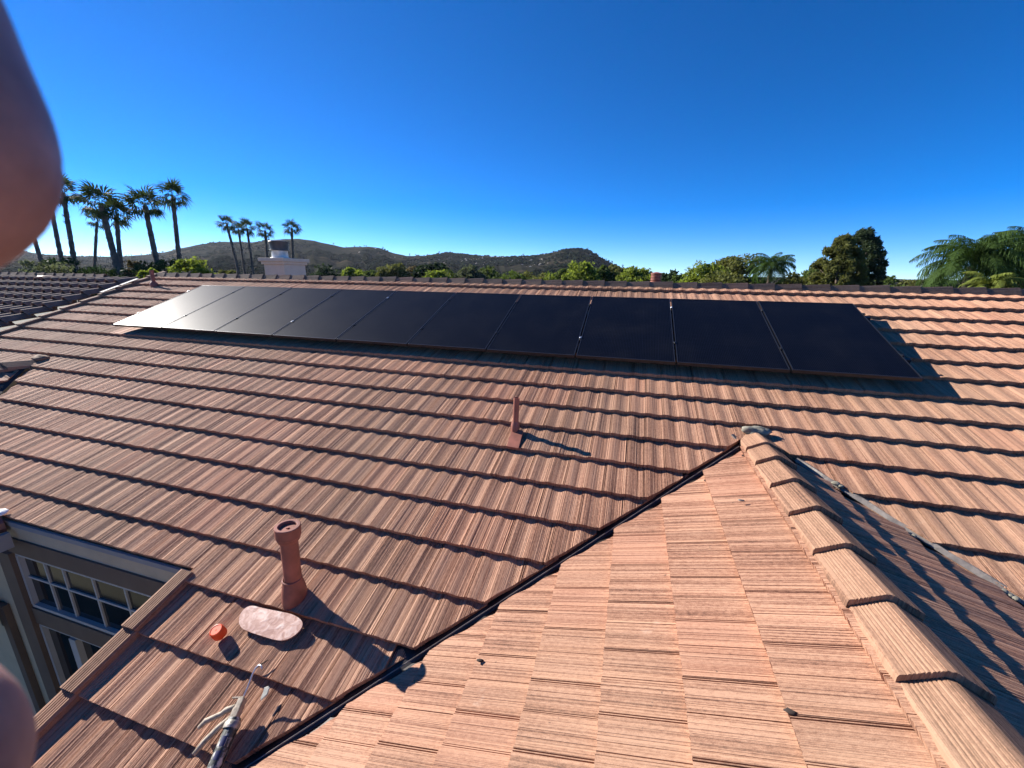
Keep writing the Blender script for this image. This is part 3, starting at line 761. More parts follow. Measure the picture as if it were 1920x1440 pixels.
RCAPS = [cap_mesh(s, M_RCAP, drop=.165, half=.118, rise=.024, th=.020) for s in range(4)]
def caps(start, direction, n, step, parent, meshes, up=Vector((0, 0, 1)), tilt=.0):
    d = direction.normalized(); Y = -d; X = Y.cross(up).normalized(); Z = X.cross(Y)
    for k in range(n):
        M = Matrix((X, Y, Z)).transposed().to_4x4(); M.translation = start+d*(step*k)+Z*random.uniform(-.002, .003)
        ob('ridge_cap', random.choice(meshes), parent, M @ Matrix.Rotation(random.uniform(-.012, .012), 4, 'Z'))
# wing ridge: lower ends at y = 3.461, 3.15, 2.8 ...
cz = ZR+.050
caps(Vector((XR, 3.46, cz)), Vector((0, -1, 0)), 1, .3, roof['west'], [cap_mesh(9, L=.29, drop=.066, rise=.026, th=.030)])
caps(Vector((XR, 3.185, cz)), Vector((0, -1, 0)), 17, .352, roof['west'], CAPS)
ridge_u = -.80
RZ = p1(0, ridge_u).z; RY = p1(0, ridge_u).y
caps(Vector((LEFT_X+.30, RY, RZ+.055)), Vector((1, 0, 0)), 57, .345, roof['main'], RCAPS)
# mortar plug at the head of the wing ridge
def blob_mesh(name, r, mat, seed, amp=.3, sub=3):
    bm = bmesh.new(); bmesh.ops.create_icosphere(bm, subdivisions=sub, radius=1.0)
    for v in bm.verts:
        n = noise.fractal(v.co*1.7+Vector((seed*7.3, seed, 0)), 1.0, 2.0, 4); v.co *= 1+amp*n
    me = bpy.data.meshes.new(name); bmesh.ops.scale(bm, vec=Vector(r), verts=bm.verts[:]); bm.to_mesh(me); bm.free(); me.materials.append(mat)
    me.polygons.foreach_set('use_smooth', [True]*len(me.polygons)); return me
ob('mortar_plug', blob_mesh('mortar_plug', (.105, .055, .050), M_MORTAR, 3, .45), roof['west'], Matrix.Translation((XR+.01, 3.775, ZR+.012)) @ Matrix.Rotation(.1, 4, 'Z'))
ob('flashing_tab', MB().box((0, 0, 0), (.03, .07, .012)).mesh('flashing_tab', M_FLASH), roof['west'], Matrix.Translation((.955, 3.70, ZR-.03)) @ Matrix.Rotation(.7, 4, 'Z') @ Matrix.Rotation(.5, 4, 'X'))

# ---- valley flashing
def valley(name, a, b_, side_l, side_r, mat, parent, w=.13, dz=-.045):
    """metal trough between two plan points; sides follow the two slopes"""
    mb = MB(); a, b_ = Vector(a), Vector(b_); n = 24; vs = []
    for i in range(n+1):
        p = a.lerp(b_, i/n)
        vs += [p+side_l*w+Vector((0, 0, dz)), p+Vector((0, 0, dz-.004)), p+side_r*w+Vector((0, 0, dz))]
    fs = []
    for i in range(n): fs += [(3*i, 3*i+1, 3*i+4, 3*i+3), (3*i+1, 3*i+2, 3*i+5, 3*i+4)]
    return mb.add(vs, fs).obj(name, mat, parent)
def vz(x): return ZR-(abs(x-XR))*math.tan(SL)
valley('valley_flashing', (XR, 3.76, vz(XR)), (-3.4, -.76, vz(-3.4)), Vector((-.7, .7, .7*math.tan(SL))), Vector((.7, -.7, .7*math.tan(SL))), M_GAP, roof['main'])
valley('valley_flashing', (XR, 3.76, vz(XR)), (4.4, .48, vz(4.4)), Vector((.7, .7, .7*math.tan(SL))), Vector((-.7, -.7, .7*math.tan(SL))), M_GAP, roof['main'])
# upturned centre rib that glints in the left valley
rb = MB(); pts = []
for i in range(60):
    t = i/59; x = XR-.15-(XR-.15+3.2)*t; pts.append(Vector((x, x+2.64-.010, vz(x)-.012)))
rb.tube(pts, .0035, 5); rb.obj('valley_rib', M_FLASH, roof['main'])
# crumpled pale metal lip along the right valley with mortar crumbs
vs = []; fs = []; n = 110
for i in range(n+1):
    t = i/n; x = XR+.22+t*3.0; w = noise.noise(Vector((t*30, 0, 0))); w2 = noise.noise(Vector((t*17, 5, 0)))
    p = Vector((x+.035, 4.88-x-.012+.012*w, vz(x)+.005)); q = Vector((.7, .7, .7*math.tan(SL)))
    stp = (x*CS*2.3) % 1.0
    vs += [p-q*.018+Vector((0, 0, -.03)), p+Vector((0, 0, -.006+.006*w2)), p+q*(.006+.010*w2)+Vector((0, 0, -.006+.005*w))]
for i in range(n): fs += [(3*i, 3*i+1, 3*i+4, 3*i+3), (3*i+1, 3*i+2, 3*i+5, 3*i+4)]
ob('valley_lip', mesh('valley_lip', vs, fs, M_FLASH), roof['east'])
for k, (px, py) in enumerate([(1567, 909), (1576, 914), (1688, 998), (1702, 1003), (1712, 1008), (1880, 1112), (1893, 1120), (1903, 1126)]):
    p = on1(px, py, -.01); s = random.uniform(.012, .022)
    ob('mortar_crumb', blob_mesh('mortar_crumb', (s*1.3, s, s*.8), M_MORTAR, 20+k, .4, 2), roof['east'], Matrix.Translation(p+Vector((0, 0, .012))))

# ---- rake (verge) tiles: folded, ribbed, at the lower left edge and at the far left gable
def rake_geo(seed, L=.40, w=.125, side=.10):
    vs = []; uv = []; fs = []; rs = random.Random(seed)
    pr = [(-w, -side), (-w, -.012), (-w+.012, 0)]
    for k in range(6):
        x = -w+.02+k*.0165; pr += [(x, .003), (x+.009, .003), (x+.0115, -.004), (x+.0145, -.004)]
    pr += [(-.010, .002), (0, -.008), (.0, -.045)]
    n = len(pr)
    for (x, z) in pr: vs.append((x, rs.uniform(-.001, .001), z)); uv.append((x+.5-z*.4, 0))
    for (x, z) in pr: vs.append((x, L, z-.030)); uv.append((x+.5-z*.4, L))
    for (x, z) in pr: vs.append((x*.9-.006, .001, min(z, 0)*.8-.022)); uv.append((x+.5, .01))
    for i in range(n-1): fs += [(i, i+1, n+i+1, n+i), (i+1, i, 2*n+i, 2*n+i+1)]
    return vs, fs, uv
RK = []
for s in range(3):
    v, f, u = rake_geo(s); RK.append(mesh('rake_tile', v, f, M_CAP, uvs=u))
Fm = tile_frame('main')
for k in range(15, 22):
    ob('rake_tile', RK[k % 3], roof['main'], Fm @ Matrix.Translation((RAKE_X+.012, -(.072+EX*k), .040)))
for k in range(-2, 10):
    ob('rake_tile', RK[k % 3], roof['main'], Fm @ Matrix.Translation((LEFT_X+.05, -(.072+EX*k), .035)))
for k in (1, 2):                                        # bare pale metal strips showing at the far gable
    ob('gable_flashing', MB().box((0, 0, 0), (.085, .36, .006)).mesh('gable_flashing', M_FASC), roof['main'], Fm @ Matrix.Translation((LEFT_X-.03, .38-.40*k+.25, .052)) )

# ---- house walls, eave and window at the lower left
WY = 1.76
zE = -2.06
def wbox(name, x0, x1, y0, y1, z0, z1, mat, parent=house, bev=0.0):
    M = Matrix.Translation(((x0+x1)/2, (y0+y1)/2, z0))
    return MB().box(((x0+x1)/2, (y0+y1)/2, (z0+z1)/2), (x1-x0, y1-y0, z1-z0), bev=bev).obj(name, mat, parent, M)
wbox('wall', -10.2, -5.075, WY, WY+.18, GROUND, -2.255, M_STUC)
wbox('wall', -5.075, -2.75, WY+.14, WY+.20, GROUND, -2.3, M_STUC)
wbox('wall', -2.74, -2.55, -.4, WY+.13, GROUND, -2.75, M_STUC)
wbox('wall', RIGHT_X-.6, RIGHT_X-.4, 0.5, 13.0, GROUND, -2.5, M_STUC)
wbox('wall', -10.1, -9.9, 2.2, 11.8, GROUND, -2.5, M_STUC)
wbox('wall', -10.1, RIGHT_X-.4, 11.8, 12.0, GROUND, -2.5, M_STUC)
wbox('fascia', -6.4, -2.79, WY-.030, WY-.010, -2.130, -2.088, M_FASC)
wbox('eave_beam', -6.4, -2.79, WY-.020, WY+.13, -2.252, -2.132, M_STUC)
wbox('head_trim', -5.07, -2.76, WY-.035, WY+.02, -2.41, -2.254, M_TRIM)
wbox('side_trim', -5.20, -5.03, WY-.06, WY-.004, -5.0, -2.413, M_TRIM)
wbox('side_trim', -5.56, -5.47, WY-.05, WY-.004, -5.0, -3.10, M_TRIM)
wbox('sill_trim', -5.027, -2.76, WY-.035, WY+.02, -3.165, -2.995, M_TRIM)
def window(z0, z1, xs, zs):
    x0, x1 = -5.025, -3.0
    fr = MB(); t = .030
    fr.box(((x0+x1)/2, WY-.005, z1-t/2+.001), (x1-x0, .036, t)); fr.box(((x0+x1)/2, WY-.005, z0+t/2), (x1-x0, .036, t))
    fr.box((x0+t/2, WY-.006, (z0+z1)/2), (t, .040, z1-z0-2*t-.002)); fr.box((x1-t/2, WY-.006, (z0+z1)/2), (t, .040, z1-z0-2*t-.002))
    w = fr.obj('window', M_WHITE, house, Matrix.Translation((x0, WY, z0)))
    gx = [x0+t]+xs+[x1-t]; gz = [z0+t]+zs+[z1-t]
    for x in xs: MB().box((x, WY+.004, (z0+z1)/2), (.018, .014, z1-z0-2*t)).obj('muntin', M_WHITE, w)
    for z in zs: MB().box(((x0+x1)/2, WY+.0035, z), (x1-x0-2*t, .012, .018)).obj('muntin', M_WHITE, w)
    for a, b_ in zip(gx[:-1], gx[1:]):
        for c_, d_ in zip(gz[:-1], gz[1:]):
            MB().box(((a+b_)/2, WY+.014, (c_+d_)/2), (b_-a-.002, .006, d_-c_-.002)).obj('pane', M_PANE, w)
    return w
window(-2.99, -2.413, [-4.70, -4.46, -4.09, -3.71, -3.34], [-2.677])
w2 = window(-4.6, -3.168, [], [])
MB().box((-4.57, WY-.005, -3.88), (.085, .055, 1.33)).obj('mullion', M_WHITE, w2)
# lantern on the wall
ln = empty('wall_lantern', (-5.62, WY-.02, -3.35), 'black wall lantern beside the window below the eave', 'lantern')
MB().box((-5.62, WY-.015, -3.25), (.12, .02, .30), bev=.006).obj('back_plate', M_BLACK, ln)
MB().lathe([(.0, .20), (.03, .19), (.035, .15), (.12, .10), (.13, .085), (.10, .08), (.085, -.14), (.095, -.15), (.05, -.18), (.02, -.24), (0, -.245)], 8, Matrix.Translation((-5.62, WY-.16, -3.18))).obj('lantern_body', M_BLACK, ln)
MB().tube([(-5.62, WY-.02, -3.12), (-5.62, WY-.09, -2.98), (-5.62, WY-.16, -2.985)], .010, 8).obj('arm', M_BLACK, ln)

# left wing: small ridge meeting the main roof, its shaded right slope, side eave with gutter
lz = p1(0, (T0.y-LWY)/CS).z
lw = MB(); yb = -2.0
lw.add([Vector((LWX, LWY, lz-.03)), Vector((LWX, yb, lz-.03)), Vector((LWX+2.05, yb, lz-.03-2.05*math.tan(SL))), Vector((LWX+2.05, LWY-2.05, lz-.03-2.05*math.tan(SL))),
        Vector((LWX-2.05, yb, lz-.03-2.05*math.tan(SL))), Vector((LWX-2.05, LWY-2.05, lz-.03-2.05*math.tan(SL)))], [(0, 1, 2, 3), (0, 5, 4, 1)])
lwo = lw.obj('left_wing_roof', M_DECK, house)
it = []
Y_, Z_ = Vector((-CS, 0, SN)), Vector((SN, 0, CS)); X_ = Y_.cross(Z_); FmL = Matrix((X_, Y_, Z_)).transposed().to_4x4(); FmL.translation = Vector((LWX, 0, lz))
for k in range(6):
    for j in range(18):
        M = FmL @ Matrix.Translation((LWY-.1-TW*(j+1)-(k % 2)*.152, -(.40+EX*k), 0)); pl = lambda *q: plan_to_local(M, *q)
        g_ = tile_geo(PROF_LO, [[pl(-1, -1, LWY+LWX-.05), (0, -1, .38+EX*k)]], j)
        if g_: it.append((M, g_))
tile_stuff('roof_tile_field', it, lwo, M_TILE)
caps(Vector((LWX, LWY-.30, lz+.045)), Vector((0, -1, 0)), 12, .345, lwo, CAPS)
ob('mortar_plug', blob_mesh('mortar_plug', (.11, .09, .055), M_CAP, 9, .3), lwo, Matrix.Translation((LWX, LWY+.12, lz+.02)))  # cap material instead of mortar: the plug's shade is put into its colour
g0 = on1(6, 962, .0)
gut = MB(); gut.tube([Vector((-5.02, WY-.03, -2.11)), Vector((-5.25, .9, -2.13)), Vector((-5.4, -.8, -2.14))], .085, 10)
gut.obj('gutter', simple('brown_gutter', (.14, .06, .05), .5), house)
wbox('side_fascia', -4.93, -4.885, -1.0, WY-.06, -2.30, -2.16, M_FASC)
ob('paint_splash', blob_mesh('paint_splash', (.055, .05, .022), simple('white_sealant', (.8, .8, .78), .5, var=.05), 5, .25), house, Matrix.Translation(Vector((-5.02, WY-.03, -2.015))))

# back slope of the main roof
bk = MB(); bk.add([Vector((LEFT_X, RY, RZ-.03)), Vector((RIGHT_X, RY, RZ-.03)), Vector((RIGHT_X, RY+5.2, RZ-.03-5.2*math.tan(SL))), Vector((LEFT_X, RY+5.2, RZ-.03-5.2*math.tan(SL)))], [(0, 1, 2, 3)])
bk.obj('back_roof', simple('back_roof_tile', (.24, .14, .095), .9, var=.3, scale=3), house)

# ------------------------------------------------------------------ chimney and roof vents
M_CHIM = simple('cream_chimney_stucco', (.62, .52, .385), .95, var=.06, scale=6, bump=.5, bscale=55)
ch = empty('chimney', (-9.75, 9.95, RZ-1.3), 'beige stucco chimney with metal flue cap behind the left of the ridge', 'chimney')
def chbox(name, x0, x1, y0, y1, z0, z1, mat, bev=.01): MB().box(((x0+x1)/2, (y0+y1)/2, (z0+z1)/2), (x1-x0, y1-y0, z1-z0), bev=bev).obj(name, mat, ch)
CX, CY = -9.38, 9.5
chbox('stack', CX-.74, CX-.04, CY+.05, CY+.84, RZ-1.6, .225, M_CHIM)
chbox('crown_moulding', CX-.78, CX, CY, CY+.89, .227, .30, M_CHIM, .012)
chbox('crown_slab', CX-.83, CX+.05, CY-.05, CY+.94, .302, .395, M_CHIM, .012)
fm = Matrix.Translation((CX-.46, CY+.38, .395))
MB().lathe([(.26, 0), (.25, .02), (.215, .03), (.205, .20), (.21, .21)], 24, fm).obj('flue_collar', simple('galvanised_flue', (.62, .60, .56), .5, metal=.3), ch, auto=35)
MB().lathe([(.20, .205), (.262, .215), (.262, .235), (.235, .245), (.235, .26), (.258, .44), (.262, .455), (.255, .465), (.10, .49), (0, .495)], 24, fm).obj('flue_cap', simple('dark_flue_cap', (.10, .095, .09), .45, metal=.6), ch, auto=35)

vt = at(1229, 534, 7.35)
va = empty('ribbed_roof_vent', (vt.x, vt.y, vt.z-.3), 'ribbed terracotta red vent cap poking above the ridge', 'roof vent')
prof = [(.070, -.5), (.070, .05), (.105, .06), (.105, .075), (.075, .085)]
for k in range(4): prof += [(.078, .09+k*.032), (.100, .094+k*.032), (.100, .112+k*.032), (.078, .116+k*.032)]
prof += [(.105, .222), (.105, .24), (.02, .262), (0, .263)]
MB().lathe([(r*.93, z*.85) for r, z in prof], 24, Matrix.Translation(vt)).obj('vent_stack', M_PIPE, va, auto=30)

# small pipe at the far left end of the ridge
g = on1(289, 534, .0)
sv = empty('small_vent_pipe', g, 'small rusty vent pipe at the far left end of the ridge', 'vent pipe')
MB().lathe([(.034, -.05), (.034, .27), (.040, .275), (.040, .30), (.028, .30), (.028, .25)], 14, Matrix.Translation(g)).obj('pipe', M_PIPE, sv, auto=35)
MB().lathe([(.075, -.03), (.07, .02), (.045, .06), (.036, .07)], 14, Matrix.Translation(g)).obj('pipe_boot', M_PIPE, sv, auto=35)

# large capped pipe
B = p1(-1.945, 4.745, -.02)
vp = empty('vent_pipe', B, 'tall terracotta painted vent pipe with round cap and pale lead apron', 'vent pipe')
top_h = .545; tiltM = Matrix.Translation(B) @ Matrix.Rotation(R(1.2), 4, 'Y') @ Matrix.Rotation(R(-1.0), 4, 'X')
MB().lathe([(.052, -.05), (.052, top_h-.05)], 28, tiltM).obj('pipe', M_PIPE, vp, auto=35)
MB().lathe([(.062, top_h-.10), (.067, top_h-.088), (.067, top_h-.078), (.073, top_h-.070), (.074, top_h-.004), (.071, top_h), (.056, top_h), (.052, top_h-.004), (.050, top_h-.018), (.010, top_h-.018), (.009, top_h-.012), (0, top_h-.012)], 32, tiltM).obj('pipe_cap', M_PIPE, vp, auto=30)
# boot: cone leaning with the roof slope
def boot(name, c, r0, r1, h, parent):
    mb = MB(); vs = []; fs = []; seg = 24; lev = 7
    for i in range(lev):
        t = i/(lev-1); r = r0*(1-t)+r1*t+.006*math.sin(t*math.pi)
        base_c = c+(-D1)*.0; up = Vector((0, 0, 1))*(h*t)
        for k in range(seg):
            w = 2*math.pi*k/seg; off = Vector((1, 0, 0))*math.cos(w)*r+(-D1*(1-t)+Vector((0, 1, 0))*t)*math.sin(w)*r*(1.25-.25*t)
            vs.append(base_c+off+up)
    for i in range(lev-1):
        for k in range(seg): fs.append((i*seg+k, i*seg+(k+1) % seg, (i+1)*seg+(k+1) % seg, (i+1)*seg+k))
    mb.add(vs, fs).obj(name, M_PIPE, parent, smooth=True)
boot('pipe_boot', B+N1*.0, .070, .056, .155, vp)
MB().lathe([(.056, .150), (.060, .153), (.060, .163), (.054, .168)], 28, Matrix.Translation(B)).obj('boot_collar', M_PIPE, vp, auto=35)
# the lead apron dressed over the tile below the pipe (outline traced on the roof, real thickness, follows the waves)
out = [(447, 1160), (455, 1143), (470, 1134), (492, 1140), (522, 1146), (548, 1151), (566, 1162), (568, 1174), (555, 1190), (535, 1201), (515, 1200), (490, 1192), (465, 1184), (450, 1176)]
for _ in range(2):                                     # round the outline
    out = [q for i in range(len(out)) for q in ((out[i][0]*.75+out[(i+1) % len(out)][0]*.25, out[i][1]*.75+out[(i+1) % len(out)][1]*.25), (out[i][0]*.25+out[(i+1) % len(out)][0]*.75, out[i][1]*.25+out[(i+1) % len(out)][1]*.75))]
apts = [on1(x, y, .014) for x, y in out]
cen = sum(apts, Vector())/len(apts); n = len(apts); vs = []; fs = []
rings = [1.0, .93, .7, .45, .2]
for s in rings:
    for p in apts:
        q = cen+(p-cen)*s; w = noise.noise(q*14)*.004*(1-s); vs.append(q+N1*(w+.002*(1-s)))
for i in range(len(rings)-1):
    for k in range(n): fs.append((i*n+k, i*n+(k+1) % n, (i+1)*n+(k+1) % n, (i+1)*n+k))
fs.append(tuple((len(rings)-1)*n+k for k in range(n)))
b0 = len(vs)
for p in apts: vs.append(p-N1*.008)
for k in range(n): fs.append((b0+k, b0+(k+1) % n, (k+1) % n, k))
apn = mesh('apron', [v-cen for v in vs], fs, M_APRON); ob('apron', apn, vp, Matrix.Translation(cen))

# slim pipe in the middle of the roof
B = on1(966, 806, .0)
sp_ = empty('vent_pipe', B, 'slim terracotta vent pipe standing in the middle of the roof', 'vent pipe')
MB().lathe([(.028, -.05), (.028, .315), (.0235, .315), (.0235, .2)], 20, Matrix.Translation(B) @ Matrix.Rotation(R(1.5), 4, 'Y')).obj('pipe', M_PIPE, sp_, auto=35)
boot('pipe_boot', B, .040, .030, .09, sp_)
c_ = [on1(x, y, .006) for x, y in ((950, 837), (972, 841), (981, 808), (961, 804))]
mb = MB(); mb.add([p+N1*.004 for p in c_]+[p-N1*.02 for p in c_], [(0, 1, 2, 3), (4, 5, 1, 0), (5, 6, 2, 1), (6, 7, 3, 2), (7, 4, 0, 3)]); mb.obj('apron', M_PIPE, sp_)

# ------------------------------------------------------------------ solar array
PW, PH, PT = 1.07, 1.679, .036
X0 = -8.0579
Fp = Matrix((Vector((1, 0, 0)), -D1, N1)).transposed().to_4x4(); Fp.translation = T0
ords = ['leftmost solar panel of the row, bright with sun glare', 'second solar panel from the left end of the row', 'third solar panel from the left end of the row', 'fourth solar panel from the left end of the row',
        'fifth solar panel from the left end of the row', 'fifth solar panel from the right end of the row', 'fourth solar panel from the right end of the row', 'third solar panel from the right end of the row',
        'second solar panel from the right end of the row', 'rightmost solar panel of the row, beside its wide shadow']
w, h, fw = PW-.018, PH, .011
fr = MB()
for cx, cy, sx, sy in ((0, -fw/2, w, fw), (0, -h+fw/2, w, fw), (-w/2+fw/2, -h/2, fw, h-2*fw-.0006), (w/2-fw/2, -h/2, fw, h-2*fw-.0006)): fr.box((cx, cy, -PT/2), (sx, sy, PT), bev=.0012)
FR = fr.mesh('frame', M_FRAME)
gx, gy = w/2-fw-.0004, fw+.0004
gvs = [(-gx, -h+gy, -.003), (gx, -h+gy, -.003), (gx, -gy, -.003), (-gx, -gy, -.003)]
GL = mesh('glass', gvs+[(x, y, -.03) for x, y, z in gvs], [(0, 1, 2, 3), (4, 7, 6, 5), (0, 4, 5, 1), (1, 5, 6, 2), (2, 6, 7, 3), (3, 7, 4, 0)], M_GLASSPV, uvs=[(x+gx, y+h) for x, y, z in gvs]*2)
for k in range(10):
    M = Fp @ Matrix.Translation((X0+PW*(k+.5), random.uniform(-.003, .003), random.uniform(-.0015, .0015)))
    root = bpy.data.objects.new('solar_panel', None); link(root, None, M); root.empty_display_size = .2
    tag(root, ords[k], 'solar panel', 'solar panels in one row on the roof')
    ob('frame', FR, root, M); ob('glass', GL, root, M)
for j, yl in enumerate((-.30, -1.26)):
    M = Fp @ Matrix.Translation((X0+PW*5, yl, -PT-.022))
    root = bpy.data.objects.new('mounting_rail', None); link(root, None, M)
    tag(root, ('upper' if j == 0 else 'lower')+' mounting rail with clamps under the solar panel row', 'rail', 'mounting rails of the solar array')
    MB().box((0, 0, 0), (PW*10+.16, .04, .042), bev=.003).mesh('rail', M_FRAME)
    ob('rail', bpy.data.meshes['rail'], root, M) if j == 0 else ob('rail', bpy.data.meshes['rail'], root, M)
    for k in range(11):
        cl = MB(); cl.box((0, 0, .0235+PT/2), (.012, .034, PT-.004)); cl.box((0, 0, .0235+PT+.002), (.030, .040, .004), bev=.001); cl.lathe([(.008, .0265+PT), (.008, .034+PT), (0, .034+PT)], 6)
        ob('clamp', cl.mesh('clamp', M_ALU if (k+j) % 4 == 0 else M_FRAME), root, M @ Matrix.Translation((PW*(k-5), 0, 0)))
    for k in range(8):
        ft = MB(); ft.box((0, 0, -.03), (.05, .05, .03)); ft.box((0, -.03, -.044), (.06, .10, .006))
        ob('standoff', ft.mesh('standoff', M_ALU), root, M @ Matrix.Translation((-5.1+1.45*k, -.01, 0)))

# ------------------------------------------------------------------ small things on the tiles
oc = on1(414, 1190, .008)
Mo = Matrix.Translation(oc) @ tile_frame('main').to_3x3().to_4x4()
caproot = bpy.data.objects.new('bottle_cap', None); link(caproot, None, Mo); tag(caproot, 'bright orange plastic cap standing on the tiles beside the pipe', 'cap')
MB().lathe([(0, .001), (.036, .001), (.0375, .004), (.036, .058), (.033, .063), (.030, .064), (.029, .0615), (.004, .0615), (.003, .063), (0, .063)], 32, Mo).obj('cap_shell', M_ORANGE, caproot, Mo, auto=30)
rib = MB()
for k in range(40):
    a = 2*math.pi*k/40; rib.box((.0372*math.cos(a), .0372*math.sin(a), .030), (.0016, .0016, .046), Matrix.Rotation(a, 4, 'Z'))
me = rib.mesh('grip_ribs', M_ORANGE); ob('grip_ribs', me, caproot, Mo)

# caulking gun lying on the tiles, rod and hook up the roof
ga, gb = on1(386, 1475, .045), on1(437, 1356, .050)
ax = (gb-ga).normalized(); zz = N1; yy = zz.cross(ax).normalized(); zz = ax.cross(yy)
Mg = Matrix((ax, yy, zz)).transposed().to_4x4(); Mg = Mg @ Matrix.Scale(1.12, 4); Mg.translation = gb
gun = bpy.data.objects.new('caulking_gun', None); link(gun, None, Mg); tag(gun, 'dirty caulking gun with wire hook lying at the bottom left of the roof', 'caulking gun')
def gl(p): return Mg @ Vector(p)
# local: +x up towards the hook, +y left in the picture, z out of the roof
half = MB(); vs = []; fs = []
for i, x in enumerate((-.42, -.02)):
    for k in range(13):
        a = math.pi*(1.05+.9*k/12); vs.append((x, .031*math.cos(a), .031*math.sin(a)))
for k in range(12): fs.append((k, k+1, 13+k+1, 13+k))
half.add([gl(v) for v in vs], fs); half.obj('cradle', M_STEELDIRTY, gun, Mg, smooth=True)
def along(prof, axis_x=True): return Mg @ Matrix.Rotation(R(90), 4, 'Y')
MB().lathe([(0, -.018), (.026, -.018), (.027, -.012), (.027, .40), (.024, .41), (0, .41)], 24, Mg @ Matrix.Rotation(R(-90), 4, 'Y')).obj('cartridge', M_CART, gun, Mg, auto=35)
MB().lathe([(.0275, .055), (.0275, .085)], 10, Mg @ Matrix.Rotation(R(-90), 4, 'Y') @ Matrix.Rotation(R(180), 4, 'Z')).obj('paper_band', M_STEELDIRTY, gun, Mg)
mk = MB()
for x0_, x1_ in ((-.085, -.05), (-.13, -.10)):
    vs = []; 
    for x in (x0_, x1_):
        for k in range(6):
            a = R(25+9*k-60); vs.append(gl((x, .0278*math.sin(a), .0278*math.cos(a))))
    mk.add(vs, [(k, k+1, 7+k, 6+k) for k in range(5)])
mk.obj('printed_mark', M_BLUEMARK, gun, Mg)
MB().lathe([(.033, -.012), (.034, -.008), (.034, .010), (.030, .016), (0, .016)], 24, Mg @ Matrix.Rotation(R(90), 4, 'Y') @ Matrix.Translation((0, 0, -.01))).obj('end_collar', M_STEELDIRTY, gun, Mg, auto=35)
bd = MB().box((.048, 0, .004), (.085, .028, .036), bev=.004); bd.box((.030, .010, .004), (.05, .022, .030), bev=.004); me = bd.mesh('gun_body', M_CREAMPAINT); ob('gun_body', me, gun, Mg)
hd = MB(); hd.tube([(.062, .012, 0), (.050, .060, 0), (.035, .075, .002), (.012, .135, .0), (-.010, .158, -.006)], [.015, .014, .012, .013, .009], 8); ob('handle', hd.mesh('handle', M_CREAMPAINT, smooth=True), gun, Mg)
tg = MB(); tg.tube([(.022, .020, -.002), (-.012, .062, -.004), (-.060, .105, -.010), (-.100, .130, -.016)], [.014, .013, .012, .009], 8); ob('trigger', tg.mesh('trigger', M_CREAMPAINT, smooth=True), gun, Mg)
rd = MB(); pts = [(.07, 0, .006), (.13, -.004, .012), (.185, -.012, .030), (.205, -.022, .040), (.214, -.036, .045), (.208, -.050, .046), (.196, -.058, .045)]
rd.tube(pts, .0042, 8); ob('rod_hook', rd.mesh('rod_hook', M_ALU, smooth=True), gun, Mg)
tb = MB().box((.094, .022, .008), (.006, .055, .014), bev=.0015); ob('release_tab', tb.mesh('release_tab', M_CREAMPAINT), gun, Mg)

def flake(name, outline, n_, mat, label, cat, th=.006):
    ps = [on1(x, y, n_) for x, y in outline]; c_ = sum(ps, Vector())/len(ps); k = len(ps)
    vs = [p-c_ for p in ps]+[p-c_+N1*th*.8 for p in [c_+(q-c_)*.85 for q in ps]]
    me = mesh(name, vs, [tuple(range(k, 2*k))]+[(i, (i+1) % k, k+(i+1) % k, k+i) for i in range(k)], mat, smooth=False)
    return tag(ob(name, me, None, Matrix.Translation(c_)), label, cat)
flake('dried_putty', [(488, 1311), (493, 1299), (496, 1289), (503, 1286), (506, 1290), (502, 1302), (496, 1308), (490, 1314)], .014, M_PUTTY, 'grey flake of dried putty on the tile above the caulking gun hook', 'putty')
t0, t1 = on1(478, 1256, .016), on1(503, 1237, .020)
tag(MB().tube([t0, t0.lerp(t1, .4)+N1*.006, t1], [.002, .005, .003], 6).obj('twig', M_TWIG, None, Matrix.Translation(t0), smooth=True), 'short dark twig lying on the tiles below the pale apron', 'twig')
q = on2(900, 1238, .012)
tag(ob('dead_leaf', blob_mesh('dead_leaf', (.020, .010, .004), M_TWIG, 31, .6, 2), None, Matrix.Translation(q) @ Matrix.Rotation(.4, 4, 'Z')), 'small curled dead leaf on the sunlit wing roof', 'leaf')
q = on2(1482, 1334, .004)
tag(ob('dark_pebble', blob_mesh('dark_pebble', (.020, .011, .005), M_TWIG, 37, .5, 2), None, Matrix.Translation(q)), 'dark chip lodged in a tile joint of the wing roof near the ridge caps', 'pebble')
q = on2(1390, 938, .008)
tag(ob('mortar_fleck', blob_mesh('mortar_fleck', (.022, .009, .006), M_FLASH, 41, .4, 2), None, Matrix.Translation(q)), 'pale mortar fleck near the top of the wing roof', 'mortar')

